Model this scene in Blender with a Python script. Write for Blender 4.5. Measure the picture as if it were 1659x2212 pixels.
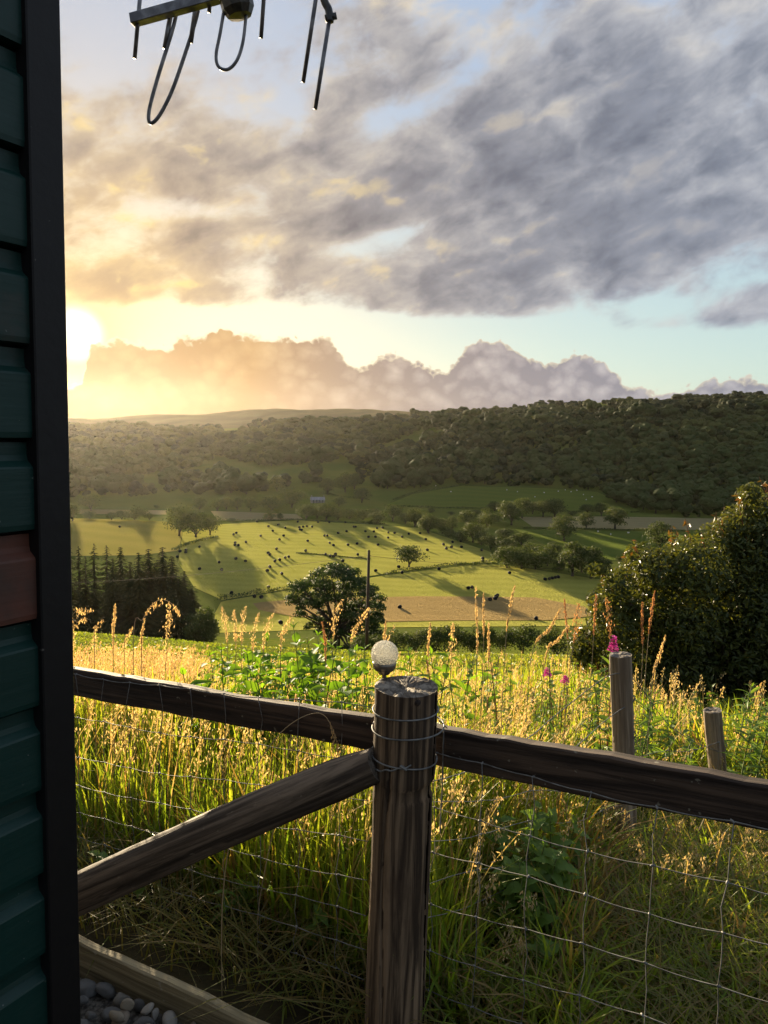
import bpy, math, random
import numpy as np
from mathutils import Vector, Matrix, Euler

for o in list(bpy.data.objects):
    bpy.data.objects.remove(o, do_unlink=True)
SC = bpy.context.scene
COL = SC.collection
R = math.radians
rng = np.random.default_rng(7)
random.seed(7)

# ------------------------------------------------------------------ camera
# image coordinates below are on a 1659 x 2212 copy of the photograph
W0, H0, FPX = 1659.0, 2212.0, 1597.0
CAM = Vector((0, 0, 1.6))
PITCH, ROLL = math.atan(176 / FPX), 0.026
_F = Vector((0, math.cos(PITCH), -math.sin(PITCH)))
_U0 = Vector((0, math.sin(PITCH), math.cos(PITCH)))
_R0 = Vector((1, 0, 0))
_RT = _R0 * math.cos(ROLL) + _U0 * math.sin(ROLL)
_UP = _U0 * math.cos(ROLL) - _R0 * math.sin(ROLL)
cam_data = bpy.data.cameras.new('camera')
cam = bpy.data.objects.new('camera', cam_data)
COL.objects.link(cam)
M = Matrix((( _RT.x, _UP.x, -_F.x, CAM.x), (_RT.y, _UP.y, -_F.y, CAM.y), (_RT.z, _UP.z, -_F.z, CAM.z), (0, 0, 0, 1)))
cam.matrix_world = M
cam_data.sensor_fit = 'VERTICAL'
cam_data.sensor_height = 36.0
cam_data.lens = FPX / H0 * 36.0
cam_data.clip_start = 0.05
cam_data.clip_end = 20000
SC.camera = cam

def ray(x, y):
    """direction through an image point, scaled so that its world Y is 1"""
    d = _F + _RT * ((x - W0 / 2) / FPX) - _UP * ((y - H0 / 2) / FPX)
    return d / d.y
def at(x, y, Y):
    return CAM + ray(x, y) * Y
def azel(x, y):
    d = ray(x, y).normalized()
    return math.degrees(math.atan2(d.x, d.y)), math.degrees(math.asin(d.z))
def project(P):
    """world points (n,3) -> image x, y"""
    P = np.atleast_2d(P) - np.array(CAM)
    a = P @ np.array(_RT); b = P @ np.array(_UP); c = np.maximum(P @ np.array(_F), 1e-3)
    return W0 / 2 + FPX * a / c, H0 / 2 - FPX * b / c

# ------------------------------------------------------------------ render settings
SC.render.engine = 'CYCLES'
SC.cycles.use_denoising = True
SC.cycles.max_bounces = 8
SC.cycles.transparent_max_bounces = 8
SC.cycles.volume_bounces = 0
SC.cycles.sample_clamp_indirect = 6
SC.view_settings.view_transform = 'Standard'
SC.view_settings.look = 'None'
SC.view_settings.gamma = 1
SC.view_settings.use_curve_mapping = False
EXPOSURE = 1.9
SC.view_settings.exposure = EXPOSURE

def lin(c):
    c = c / 255.0
    return c / 12.92 if c <= 0.04045 else ((c + 0.055) / 1.055) ** 2.4
def srgb(r, g, b):
    return (lin(r), lin(g), lin(b), 1.0)

# ------------------------------------------------------------------ small node language
class NT:
    def __init__(s, tree):
        s.t = tree; s.n = tree.nodes; s.l = tree.links
    def node(s, typ, **kw):
        n = s.n.new(typ)
        for k, v in kw.items():
            setattr(n, k, v)
        return n
    def put(s, sock, v):
        if isinstance(v, bpy.types.NodeSocket):
            s.l.new(v, sock)
        elif v is not None:
            sock.default_value = v
    def m(s, op, a, b=None, c=None, clamp=False):
        n = s.node('ShaderNodeMath', operation=op, use_clamp=clamp)
        s.put(n.inputs[0], a); s.put(n.inputs[1], b); s.put(n.inputs[2], c)
        return n.outputs[0]
    def vm(s, op, a, b=None, scale=None):
        n = s.node('ShaderNodeVectorMath', operation=op)
        s.put(n.inputs[0], a); s.put(n.inputs[1], b)
        if scale is not None:
            s.put(n.inputs['Scale'], scale)
        return n.outputs['Value'] if op in ('DOT_PRODUCT', 'LENGTH', 'DISTANCE') else n.outputs[0]
    def mix(s, f, a, b, blend='MIX', clamp=True):
        n = s.node('ShaderNodeMix', data_type='RGBA', blend_type=blend)
        n.clamp_factor = clamp
        s.put(n.inputs[0], f); s.put(n.inputs[6], a); s.put(n.inputs[7], b)
        return n.outputs[2]
    def step(s, lo, hi, v):
        n = s.node('ShaderNodeMapRange', interpolation_type='SMOOTHSTEP')
        s.put(n.inputs[0], v); s.put(n.inputs[1], lo); s.put(n.inputs[2], hi)
        return n.outputs[0]
    def noise(s, vec, scale, detail=4, rough=0.55, dist=0.0, color=False):
        n = s.node('ShaderNodeTexNoise')
        s.put(n.inputs['Vector'], vec); s.put(n.inputs['Scale'], scale)
        s.put(n.inputs['Detail'], detail); s.put(n.inputs['Roughness'], rough); s.put(n.inputs['Distortion'], dist)
        return n.outputs['Color'] if color else n.outputs['Fac']
    def xyz(s, v):
        n = s.node('ShaderNodeSeparateXYZ'); s.put(n.inputs[0], v)
        return n.outputs[0], n.outputs[1], n.outputs[2]
    def comb(s, x, y, z):
        n = s.node('ShaderNodeCombineXYZ')
        s.put(n.inputs[0], x); s.put(n.inputs[1], y); s.put(n.inputs[2], z)
        return n.outputs[0]
    def ramp(s, f, stops, interp='LINEAR'):
        n = s.node('ShaderNodeValToRGB')
        cr = n.color_ramp; cr.interpolation = interp
        while len(cr.elements) < len(stops):
            cr.elements.new(0.5)
        for e, (p, c) in zip(cr.elements, stops):
            e.position = p; e.color = c if len(c) == 4 else (*c, 1)
        s.put(n.inputs[0], f)
        return n.outputs[0]

# ------------------------------------------------------------------ sun
SUN_AZ, SUN_EL = azel(163, 722)
sd = Vector((math.sin(R(SUN_AZ)) * math.cos(R(SUN_EL)), math.cos(R(SUN_AZ)) * math.cos(R(SUN_EL)), math.sin(R(SUN_EL))))
sun_data = bpy.data.lights.new('sun', 'SUN')
sun_data.energy = 5.0
sun_data.color = (1.0, 0.80, 0.52)
sun_data.angle = R(0.6)
sun = bpy.data.objects.new('sun', sun_data)
COL.objects.link(sun)
sun.rotation_euler = (-sd).to_track_quat('-Z', 'Y').to_euler()
sun.location = (0, 0, 60)
# ------------------------------------------------------------------ sky: clear-air sky with two cloud layers
world = bpy.data.worlds.new('World')
SC.world = world
world.use_nodes = True
world.cycles.sampling_method = 'MANUAL'
world.cycles.sample_map_resolution = 256
def build_sky():
    t = NT(world.node_tree)
    t.n.clear()
    out = t.node('ShaderNodeOutputWorld')
    bg = t.node('ShaderNodeBackground')
    t.l.new(bg.outputs[0], out.inputs[0])
    K = 2.0 ** (-EXPOSURE)                     # colours below are written as they look in the picture
    def C(r, g, b, k=1.0):
        q = srgb(r, g, b)
        return (q[0] * k, q[1] * k, q[2] * k, 1)
    d = t.node('ShaderNodeTexCoord').outputs['Generated']
    x, y, z = t.xyz(d)
    el = t.m('MULTIPLY', t.m('ARCSINE', z), 57.2958)
    az = t.m('MULTIPLY', t.m('ARCTAN2', x, y), 57.2958)
    sky = t.node('ShaderNodeTexSky', sky_type='NISHITA', sun_disc=False)
    sky.sun_elevation = R(SUN_EL); sky.sun_rotation = R(SUN_AZ)
    sky.altitude = 200; sky.air_density = 1.0; sky.dust_density = 1.2; sky.ozone_density = 1.6
    base = t.vm('SCALE', sky.outputs[0], scale=0.085 / K)
    # angle to the sun
    cs = t.vm('DOT_PRODUCT', d, tuple(sd))
    ang = t.m('MULTIPLY', t.m('ARCCOSINE', t.m('MINIMUM', cs, 0.99999)), 57.2958)
    near = t.m('POWER', 2.718, t.m('MULTIPLY', ang, -1 / 13.0))
    wide = t.m('POWER', 2.718, t.m('MULTIPLY', ang, -1 / 17.0))
    # clear air: pale turquoise low down, light blue higher
    low = t.step(2, 26, el)
    clear = t.mix(low, C(190, 216, 214), C(176, 196, 224))
    clear = t.mix(0.8, base, clear)
    clear = t.mix(t.m('MULTIPLY', near, 0.95, clamp=True), clear, C(216, 176, 112))
    # ---- high cloud deck, drawn out in bands that rise to the north-east
    th = R(17)
    s_ = t.m('ADD', t.m('MULTIPLY', az, math.cos(th)), t.m('MULTIPLY', el, math.sin(th)))
    t_ = t.m('SUBTRACT', t.m('MULTIPLY', el, math.cos(th)), t.m('MULTIPLY', az, math.sin(th)))
    P = t.comb(t.m('MULTIPLY', s_, 0.085), t.m('MULTIPLY', t_, 0.150), 0.37)
    def gauss(xi, yi, rx, ry, amp, rot=0.0):
        a0, e0 = azel(xi, yi)
        dx = t.m('SUBTRACT', az, a0); dy = t.m('SUBTRACT', el, e0)
        if rot:
            c_, s__ = math.cos(R(rot)), math.sin(R(rot))
            dx, dy = (t.m('ADD', t.m('MULTIPLY', dx, c_), t.m('MULTIPLY', dy, s__)),
                      t.m('SUBTRACT', t.m('MULTIPLY', dy, c_), t.m('MULTIPLY', dx, s__)))
        qx = t.m('DIVIDE', dx, rx / 28.0); qy = t.m('DIVIDE', dy, ry / 28.0)
        r2 = t.m('ADD', t.m('MULTIPLY', qx, qx), t.m('MULTIPLY', qy, qy))
        return t.m('MULTIPLY', t.m('POWER', 2.718, t.m('MULTIPLY', r2, -1.0)), amp)
    bias = None
    for g in ((950, 320, 330, 85, .22, 20), (1000, 420, 400, 65, .18, 8), (1450, 220, 380, 190, .20, 15), (1500, 450, 320, 90, .16), (1200, 560, 450, 55, .24, 8), (1050, 660, 300, 32, .22, 3),
              (1560, 695, 150, 40, .26), (740, 205, 85, 50, .20), (390, 370, 140, 45, .16, 15), (190, 400, 70, 40, .12), (260, 620, 200, 42, .22, 4), (480, 490, 130, 36, .12, 15), (700, 585, 150, 45, .10), (900, 90, 120, 40, .08),
              (230, 60, 220, 90, -.22), (560, 90, 150, 80, -.08), (330, 250, 260, 80, .06), (890, 235, 110, 34, -.20, 22), (1040, 150, 110, 34, -.12, 30), (430, 455, 90, 22, -.22), (830, 512, 110, 18, -.22, 15), (610, 630, 140, 36, -.14),
              (600, 692, 440, 24, -.34), (1150, 775, 900, 58, -.9), (1400, 662, 90, 24, -.28), (250, 690, 160, 14, -.3)):
        v = gauss(*g)
        bias = v if bias is None else t.m('ADD', bias, v)
    warp = t.noise(P, 2.2, 2, 0.5, color=True)
    P2 = t.vm('ADD', P, t.vm('SCALE', t.vm('SUBTRACT', warp, (.5, .5, .5)), scale=0.22))
    n1 = t.noise(P2, 2.1, 8, 0.57, 0.0)
    nA = t.noise(P2, 1.7, 5, 0.50, 0.0)
    nB = t.noise(t.vm('ADD', P2, (-.08, -.13, 0)), 1.7, 5, 0.50, 0.0)
    dens = t.m('ADD', n1, bias)
    cover = t.step(0.36, 0.60, dens)
    thick = t.step(0.46, 0.86, dens)
    lit = t.m('ADD', t.m('MULTIPLY', t.m('SUBTRACT', nA, nB), 2.8), 0.40, clamp=True)
    c_light = t.mix(t.m('MULTIPLY', wide, 1.5, clamp=True), C(214, 218, 224), C(255, 218, 150))
    c_mid = t.mix(t.m('MULTIPLY', wide, 1.25, clamp=True), C(160, 170, 188), C(214, 182, 138))
    c_dark = t.mix(t.m('MULTIPLY', wide, 1.1, clamp=True), C(104, 116, 135), C(170, 140, 108))
    ccol = t.mix(thick, t.mix(lit, c_mid, c_light), t.mix(lit, c_dark, c_mid))
    ccol = t.mix(t.m('MULTIPLY', t.step(.55, .90, lit), t.m('MULTIPLY', near, 2.2, clamp=True)), ccol, C(255, 224, 150))
    col = t.mix(t.m('MULTIPLY', cover, t.step(4.5, 8.5, el)), clear, ccol)
    # ---- cumulus bank low over the hills
    pts = [(-500, 800), (60, 800), (140, 830), (186, 795), (192, 748), (290, 737), (335, 742), (395, 725), (440, 716), (484, 703), (530, 724), (600, 728),
           (678, 722), (728, 750), (748, 778), (780, 788), (828, 766), (900, 778), (940, 792), (1000, 752), (1058, 735), (1110, 747), (1178, 777),
           (1250, 763), (1290, 775), (1335, 806), (1410, 842), (1450, 846), (1500, 826), (1560, 818), (1640, 816), (1720, 830), (2200, 800)]
    fc = t.node('ShaderNodeFloatCurve')
    cv = fc.mapping.curves[0]
    fc.mapping.extend = 'HORIZONTAL'
    P0 = [(min(max((azel(px_, py_)[0] + 45) / 90.0, 0.0), 1.0), min(max(azel(px_, py_)[1] / 14.0, 0.0), 1.0)) for px_, py_ in pts]
    cv.points[0].location = P0[0]; cv.points[1].location = P0[-1]
    for q in P0[1:-1]:
        cv.points.new(*q)
    for p_ in cv.points:
        p_.handle_type = 'AUTO_CLAMPED'
    fc.mapping.update()
    t.put(fc.inputs['Value'], t.m('DIVIDE', t.m('ADD', az, 45.0), 90.0))
    etop = t.m('MULTIPLY', fc.outputs[0], 14.0)
    Q = t.comb(t.m('MULTIPLY', az, 0.10), t.m('MULTIPLY', el, 0.12), 0.0)
    Qw = t.vm('ADD', Q, t.vm('SCALE', t.noise(Q, 4.0, 4, .6, color=True), scale=0.16))
    def cells(sc):
        vor = t.node('ShaderNodeTexVoronoi', feature='F1')
        t.put(vor.inputs['Vector'], Qw); vor.inputs['Scale'].default_value = sc
        return vor.outputs['Distance']
    v1, v2 = cells(8.0), cells(19.0)
    q1 = t.noise(Q, 2.6, 7, 0.58)
    billow = t.m('ADD', t.m('MULTIPLY', t.m('SUBTRACT', q1, 0.5), 1.5), t.m('ADD', t.m('MULTIPLY', t.m('SUBTRACT', .42, v1), .8), t.m('MULTIPLY', t.m('SUBTRACT', .42, v2), 0.5)))
    depth = t.m('ADD', t.m('SUBTRACT', etop, el), billow)
    cum = t.step(-0.05, 0.10, depth)
    rim = t.m('SUBTRACT', 1.0, t.step(0.03, 0.38, depth))
    rel = t.m('ADD', t.m('MULTIPLY', t.m('SUBTRACT', q1, .5), 2.6), t.m('ADD', -.05, t.m('MULTIPLY', t.m('SUBTRACT', .75, v1), .95)), clamp=True)
    rel = t.m('MULTIPLY', rel, t.step(-2.0, 4.0, el))
    u_dark = t.mix(t.m('MULTIPLY', near, 2.6, clamp=True), C(142, 146, 162), C(188, 146, 98))
    u_lite = t.mix(t.m('MULTIPLY', near, 2.6, clamp=True), C(206, 204, 210), C(222, 182, 128))
    ucol = t.mix(rel, u_dark, u_lite)
    ucol = t.mix(t.m('MULTIPLY', rim, t.m('ADD', 0.35, t.m('MULTIPLY', wide, 1.5), clamp=True)), ucol, C(255, 240, 205))
    fade = t.step(11, 4, t.m('SUBTRACT', el, 0.0))
    col = t.mix(t.m('MULTIPLY', cum, t.m('ADD', 0.8, 0.18)), col, ucol)
    # ---- the sun's glare in thin cloud
    g_out = t.m('SUBTRACT', 1.0, t.m('MULTIPLY', cum, 0.93))
    core = t.step(2.3, 0.9, ang)
    halo = t.m('POWER', 2.718, t.m('MULTIPLY', ang, -1 / 3.6))
    col = t.mix(t.m('MULTIPLY', core, g_out), col, (2.2, 1.9, 1.3, 1))
    glow = t.vm('SCALE', (1.0, 0.62, 0.22), scale=t.m('MULTIPLY', halo, t.m('ADD', 0.02, t.m('MULTIPLY', g_out, 0.15))))
    col = t.vm('ADD', col, glow)
    t.put(bg.inputs[0], col)
    bg.inputs[1].default_value = K
build_sky()
# ------------------------------------------------------------------ mesh helpers
def make_mesh(name, V, quads=None, tris=None, mats=(), midx=None, smooth=False, col=None):
    V = np.asarray(V, np.float32).reshape(-1, 3)
    Q = np.zeros((0, 4), np.int32) if quads is None or len(quads) == 0 else np.asarray(quads, np.int32)
    T = np.zeros((0, 3), np.int32) if tris is None or len(tris) == 0 else np.asarray(tris, np.int32)
    me = bpy.data.meshes.new(name)
    me.vertices.add(len(V)); me.vertices.foreach_set('co', V.ravel())
    nl = Q.size + T.size
    me.loops.add(nl)
    me.loops.foreach_set('vertex_index', np.concatenate([Q.ravel(), T.ravel()]).astype(np.int32))
    me.polygons.add(len(Q) + len(T))
    me.polygons.foreach_set('loop_start', np.concatenate([np.arange(len(Q)) * 4, Q.size + np.arange(len(T)) * 3]).astype(np.int32))
    for m_ in mats:
        me.materials.append(m_)
    if midx is not None:
        me.polygons.foreach_set('material_index', np.asarray(midx, np.int32))
    me.update(calc_edges=True)
    me.polygons.foreach_set('use_smooth', np.full(len(me.polygons), bool(smooth)))
    if col is not None:
        a = me.color_attributes.new('col', 'FLOAT_COLOR', 'POINT')
        c = np.ones((len(V), 4), np.float32); c[:, :3] = col
        a.data.foreach_set('color', c.ravel())
    return me
def add(name, me, parent=None, loc=None, rot=None, scale=None):
    o = bpy.data.objects.new(name, me)
    COL.objects.link(o)
    if parent is not None:
        o.parent = parent
    if loc is not None:
        o.location = loc
    if rot is not None:
        o.rotation_euler = rot
    if scale is not None:
        o.scale = (scale,) * 3 if isinstance(scale, (int, float)) else scale
    return o
def tag(o, label, cat, group=None):
    o['label'] = label; o['category'] = cat
    if group:
        o['group'] = group
    return o
def struct(o, label, cat='ground'):
    o['kind'] = 'structure'; o['label'] = label; o['category'] = cat
    return o
def stuff(o, label, cat):
    o['kind'] = 'stuff'; o['label'] = label; o['category'] = cat
    return o
class MB:
    """collects vertices and faces for one mesh"""
    def __init__(s):
        s.v = []; s.q = []; s.t = []; s.qm = []; s.tm = []; s.n = 0
    def raw(s, V, Q=None, T=None, mi=0):
        V = np.asarray(V, float).reshape(-1, 3)
        if Q is not None and len(Q):
            s.q.append(np.asarray(Q, int) + s.n); s.qm += [mi] * len(Q)
        if T is not None and len(T):
            s.t.append(np.asarray(T, int) + s.n); s.tm += [mi] * len(T)
        s.v.append(V); s.n += len(V)
    def tube(s, pts, rad, sides=6, caps=True, mi=0):
        P = np.array([tuple(p) for p in pts], float)
        n = len(P)
        r = np.broadcast_to(np.asarray(rad, float), (n,))
        tg = np.gradient(P, axis=0)
        tg /= np.linalg.norm(tg, axis=1, keepdims=True) + 1e-12
        ref = np.array((0, 0, 1.0)) if abs(tg[0][2]) < 0.9 else np.array((1.0, 0, 0))
        V = []
        u = np.cross(ref, tg[0]); u /= np.linalg.norm(u) + 1e-12
        for i in range(n):
            u = u - tg[i] * np.dot(u, tg[i]); u /= np.linalg.norm(u) + 1e-12
            w = np.cross(tg[i], u)
            for k_ in range(sides):
                a = 2 * math.pi * k_ / sides
                V.append(P[i] + r[i] * (math.cos(a) * u + math.sin(a) * w))
        Q = [(i * sides + k_, i * sides + (k_ + 1) % sides, (i + 1) * sides + (k_ + 1) % sides, (i + 1) * sides + k_) for i in range(n - 1) for k_ in range(sides)]
        T = []
        if caps:
            V.append(P[0]); V.append(P[-1]); c0 = n * sides; c1 = c0 + 1
            for k_ in range(sides):
                T.append((c0, (k_ + 1) % sides, k_)); T.append((c1, (n - 1) * sides + k_, (n - 1) * sides + (k_ + 1) % sides))
        s.raw(V, Q, T, mi)
    def lathe(s, prof, sides=16, mi=0, wob=None):
        V = []
        for j, (r_, z_) in enumerate(prof):
            for k_ in range(sides):
                a = 2 * math.pi * k_ / sides
                w_ = 1 if wob is None else wob(a, z_)
                V.append((r_ * w_ * math.cos(a), r_ * w_ * math.sin(a), z_))
        Q = [(j * sides + k_, j * sides + (k_ + 1) % sides, (j + 1) * sides + (k_ + 1) % sides, (j + 1) * sides + k_) for j in range(len(prof) - 1) for k_ in range(sides)]
        s.raw(V, Q, None, mi)
    def box(s, x0, x1, y0, y1, z0, z1, mi=0, b=0.0):
        if b <= 0:
            V = [(x, y, z) for z in (z0, z1) for y in (y0, y1) for x in (x0, x1)]
            Q = [(0, 2, 3, 1), (4, 5, 7, 6), (0, 1, 5, 4), (2, 6, 7, 3), (0, 4, 6, 2), (1, 3, 7, 5)]
            s.raw(V, Q, None, mi); return
        # chamfered box: three crossing slabs' corner points
        V = []; idx = {}
        for sx in (0, 1):
            for sy in (0, 1):
                for sz in (0, 1):
                    X, Y_, Z = (x0, x1)[sx], (y0, y1)[sy], (z0, z1)[sz]
                    ix, iy, iz = (b, -b)[sx], (b, -b)[sy], (b, -b)[sz]
                    idx[sx, sy, sz] = len(V)
                    V += [(X, Y_ + iy, Z + iz), (X + ix, Y_, Z + iz), (X + ix, Y_ + iy, Z)]
        Q = []; T = []
        for sx in (0, 1):
            f = [idx[sx, a_, c_] for a_, c_ in ((0, 0), (1, 0), (1, 1), (0, 1))]
            Q.append(f if sx else f[::-1])
            f = [idx[a_, sx, c_] + 1 for a_, c_ in ((0, 0), (1, 0), (1, 1), (0, 1))]
            Q.append(f[::-1] if sx else f)
            f = [idx[a_, c_, sx] + 2 for a_, c_ in ((0, 0), (1, 0), (1, 1), (0, 1))]
            Q.append(f if sx else f[::-1])
        for a_ in (0, 1):
            for c_ in (0, 1):
                Q.append((idx[a_, c_, 0], idx[a_, c_, 0] + 1, idx[a_, c_, 1] + 1, idx[a_, c_, 1]))
                Q.append((idx[a_, 0, c_], idx[a_, 0, c_] + 2, idx[a_, 1, c_] + 2, idx[a_, 1, c_]))
                Q.append((idx[0, a_, c_] + 1, idx[0, a_, c_] + 2, idx[1, a_, c_] + 2, idx[1, a_, c_] + 1))
        for i in idx.values():
            T.append((i, i + 1, i + 2))
        s.raw(V, Q, T, mi)
    def arrays(s):
        V = np.concatenate(s.v) if s.v else np.zeros((0, 3))
        Q = np.concatenate(s.q) if s.q else None
        T = np.concatenate(s.t) if s.t else None
        return V, Q, T
    def mesh(s, name, *mats, smooth=False, col=None):
        V, Q, T = s.arrays()
        return make_mesh(name, V, Q, T, mats, s.qm + s.tm, smooth, col)

# ------------------------------------------------------------------ materials
MAT = {}
def mat(name):
    m_ = bpy.data.materials.new(name); m_.use_nodes = True
    if name in ('hill_pasture', 'moorland', 'near_pasture', 'hay_meadow', 'stubble', 'pale_meadow', 'green_field', 'knoll_grass'):
        m_.cycles.use_bump_map_correction = False
    t = NT(m_.node_tree); t.n.clear()
    t.out = t.node('ShaderNodeOutputMaterial')
    MAT[name] = m_
    return m_, t
def principled(t, col, rough=0.7, spec=0.3, normal=None, metallic=0.0, **kw):
    p = t.node('ShaderNodeBsdfPrincipled')
    t.put(p.inputs['Base Color'], col); t.put(p.inputs['Roughness'], rough)
    t.put(p.inputs['Specular IOR Level'], spec); t.put(p.inputs['Metallic'], metallic)
    if normal is not None:
        t.put(p.inputs['Normal'], normal)
    for k_, v in kw.items():
        t.put(p.inputs[k_], v)
    return p.outputs[0]
def bump(t, h, strength=0.5, dist=0.01):
    b = t.node('ShaderNodeBump')
    b.inputs['Strength'].default_value = strength; b.inputs['Distance'].default_value = dist
    t.put(b.inputs['Height'], h)
    return b.outputs[0]
def objcoord(t):
    return t.node('ShaderNodeTexCoord').outputs['Object']
def worldpos(t):
    return t.node('ShaderNodeNewGeometry').outputs['Position']
def leafy(name, col_fn, trans=0.45, rough=0.5, spec=0.3, tint=(1.25, 1.15, 0.55)):
    """leaf shader: light passes through as well as off it"""
    m_, t = mat(name)
    c = col_fn(t)
    p = principled(t, c, rough, spec)
    tr = t.node('ShaderNodeBsdfTranslucent')
    t.put(tr.inputs[0], t.mix(1.0, c, (*tint, 1), 'MULTIPLY'))
    mx = t.node('ShaderNodeMixShader'); mx.inputs[0].default_value = trans
    t.l.new(p, mx.inputs[1]); t.l.new(tr.outputs[0], mx.inputs[2]); t.l.new(mx.outputs[0], t.out.inputs[0])
    return m_
def shaggy(t, col, k=1.4, freq=6.0, trans=0.25):
    """ground cover whose blades and stubble stand up: normals thrown about at blade scale"""
    g = t.node('ShaderNodeNewGeometry')
    nz = t.noise(g.outputs['Position'], freq, 2, 0.7, color=True)
    nn = t.vm('NORMALIZE', t.vm('ADD', g.outputs['Normal'], t.vm('SCALE', t.vm('SUBTRACT', nz, (.5, .5, .5)), scale=k * 4)))
    d_ = t.node('ShaderNodeBsdfDiffuse'); t.put(d_.inputs[0], col); t.put(d_.inputs['Normal'], nn)
    tr = t.node('ShaderNodeBsdfTranslucent'); t.put(tr.inputs[0], t.mix(1.0, col, (1.2, 1.1, .6, 1), 'MULTIPLY')); t.put(tr.inputs['Normal'], nn)
    mx = t.node('ShaderNodeMixShader'); mx.inputs[0].default_value = trans
    t.l.new(d_.outputs[0], mx.inputs[1]); t.l.new(tr.outputs[0], mx.inputs[2]); t.l.new(mx.outputs[0], t.out.inputs[0])
def two(t, vec, sc, a, b, lo=.35, hi=.65, detail=4):
    return t.mix(t.step(lo, hi, t.noise(vec, sc, detail)), a, b)
def vcol(t):
    n = t.node('ShaderNodeAttribute'); n.attribute_name = 'col'
    return n.outputs['Color']

def build_materials():
    # open hillside pasture
    m_, t = mat('hill_pasture'); p = worldpos(t)
    c = two(t, p, 0.02, (.070, .105, .024, 1), (.115, .135, .034, 1))
    c = t.mix(t.m('MULTIPLY', t.noise(p, .25, 5), .6), c, (.10, .11, .03, 1))
    shaggy(t, c, 1.0, 5.0)
    m_, t = mat('moorland'); p = worldpos(t)
    shaggy(t, two(t, p, .008, (.085, .075, .045, 1), (.13, .115, .062, 1)), 1.0, 3.0)
    # near pasture on the slope
    m_, t = mat('near_pasture'); p = worldpos(t)
    c = two(t, p, .35, (.10, .14, .022, 1), (.17, .18, .036, 1), .3, .7, 6)
    shaggy(t, c, 1.5, 14.0, .35)
    # mown hay meadows: fine rows following the mower
    def rows(nm, a, b, dirx, diry, freq, fr2=0.02):
        m_, t = mat(nm); p = worldpos(t)
        x, y, z = t.xyz(p)
        wob = t.m('MULTIPLY', t.noise(p, .012, 3), 30.0)
        s_ = t.m('ADD', t.m('ADD', t.m('MULTIPLY', x, dirx), t.m('MULTIPLY', y, diry)), wob)
        w = t.m('SINE', t.m('MULTIPLY', s_, freq))
        f = t.m('ADD', t.m('MULTIPLY', w, .11), t.m('ADD', .1, t.m('MULTIPLY', t.noise(p, fr2, 5, .6), .8)), clamp=True)
        c = t.mix(f, a, b)
        c = t.mix(t.m('MULTIPLY', t.noise(p, .5, 4), .3), c, a)
        shaggy(t, c, 2.4, 5.0, .3)
    rows('hay_meadow', (.27, .29, .058, 1), (.50, .46, .115, 1), .12, 1, .75)
    rows('stubble', (.32, .23, .10, 1), (.44, .32, .14, 1), .1, 1, .9)
    rows('pale_meadow', (.30, .26, .14, 1), (.38, .33, .18, 1), .1, 1, .6)
    rows('green_field', (.11, .16, .035, 1), (.18, .21, .048, 1), .3, 1, .3)
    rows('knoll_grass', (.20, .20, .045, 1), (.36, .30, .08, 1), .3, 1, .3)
    # foliage
    leafy('far_foliage', lambda t: t.mix(t.node('ShaderNodeObjectInfo').outputs['Random'],
          t.mix(t.noise(worldpos(t), .035, 3), (.020, .036, .010, 1), (.058, .080, .020, 1)), t.mix(t.noise(worldpos(t), .05, 2), (.022, .038, .011, 1), (.062, .078, .02, 1))), .2, .8, .1)
    leafy('tree_foliage', lambda t: t.mix(t.node('ShaderNodeObjectInfo').outputs['Random'],
          two(t, worldpos(t), .5, (.030, .050, .013, 1), (.070, .092, .024, 1)), two(t, worldpos(t), .5, (.045, .068, .016, 1), (.105, .122, .034, 1))), .32, .7, .15)
    leafy('oak_foliage', lambda t: two(t, worldpos(t), .9, (.020, .042, .010, 1), (.055, .085, .020, 1)), .34, .6, .2)
    leafy('spruce_needles', lambda t: two(t, worldpos(t), .8, (.022, .030, .012, 1), (.050, .050, .018, 1)), .25, .8, .1)
    leafy('dead_needles', lambda t: two(t, worldpos(t), .8, (.06, .042, .022, 1), (.12, .085, .04, 1)), .3, .8, .1)
    m_, t = mat('bark'); p = objcoord(t)
    c = two(t, t.vm('MULTIPLY', p, (6, 6, 1.5)), 2.0, (.035, .028, .02, 1), (.10, .082, .06, 1))
    t.l.new(principled(t, c, .9, .1, bump(t, t.noise(t.vm('MULTIPLY', p, (8, 8, 2)), 3, 5), .8, .05)), t.out.inputs[0])
    # grass of the tall meadow
    leafy('grass_blade', vcol, .6, .45, .25, (1.3, 1.2, .4))
    leafy('grass_seed', vcol, .5, .7, .15, (1.25, 1.05, .6))
    leafy('weed_leaf', lambda t: t.mix(t.node('ShaderNodeObjectInfo').outputs['Random'], (.08, .18, .022, 1), (.16, .30, .04, 1)), .6, .6, .15, (1.5, 1.35, .3))
    leafy('nettle_leaf', lambda t: t.mix(t.node('ShaderNodeObjectInfo').outputs['Random'], (.09, .17, .03, 1), (.16, .25, .05, 1)), .5, .5, .3, (1.35, 1.25, .4))
    leafy('shrub_leaf', lambda t: vcol(t), .36, .42, .3, (1.35, 1.15, .4))
    leafy('wood_foliage', vcol, .2, .8, .1)
    leafy('petal', lambda t: (.62, .09, .40, 1), .5, .5, .2, (1.1, .8, 1))
    m_, t = mat('green_stem'); t.l.new(principled(t, (.10, .13, .03, 1), .6, .3), t.out.inputs[0])
    m_, t = mat('dry_stem'); t.l.new(principled(t, (.36, .27, .15, 1), .6, .2), t.out.inputs[0])
    m_, t = mat('red_stem'); t.l.new(principled(t, (.26, .09, .045, 1), .6, .3), t.out.inputs[0])
    # soil under the grass
    m_, t = mat('soil'); p = worldpos(t)
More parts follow.
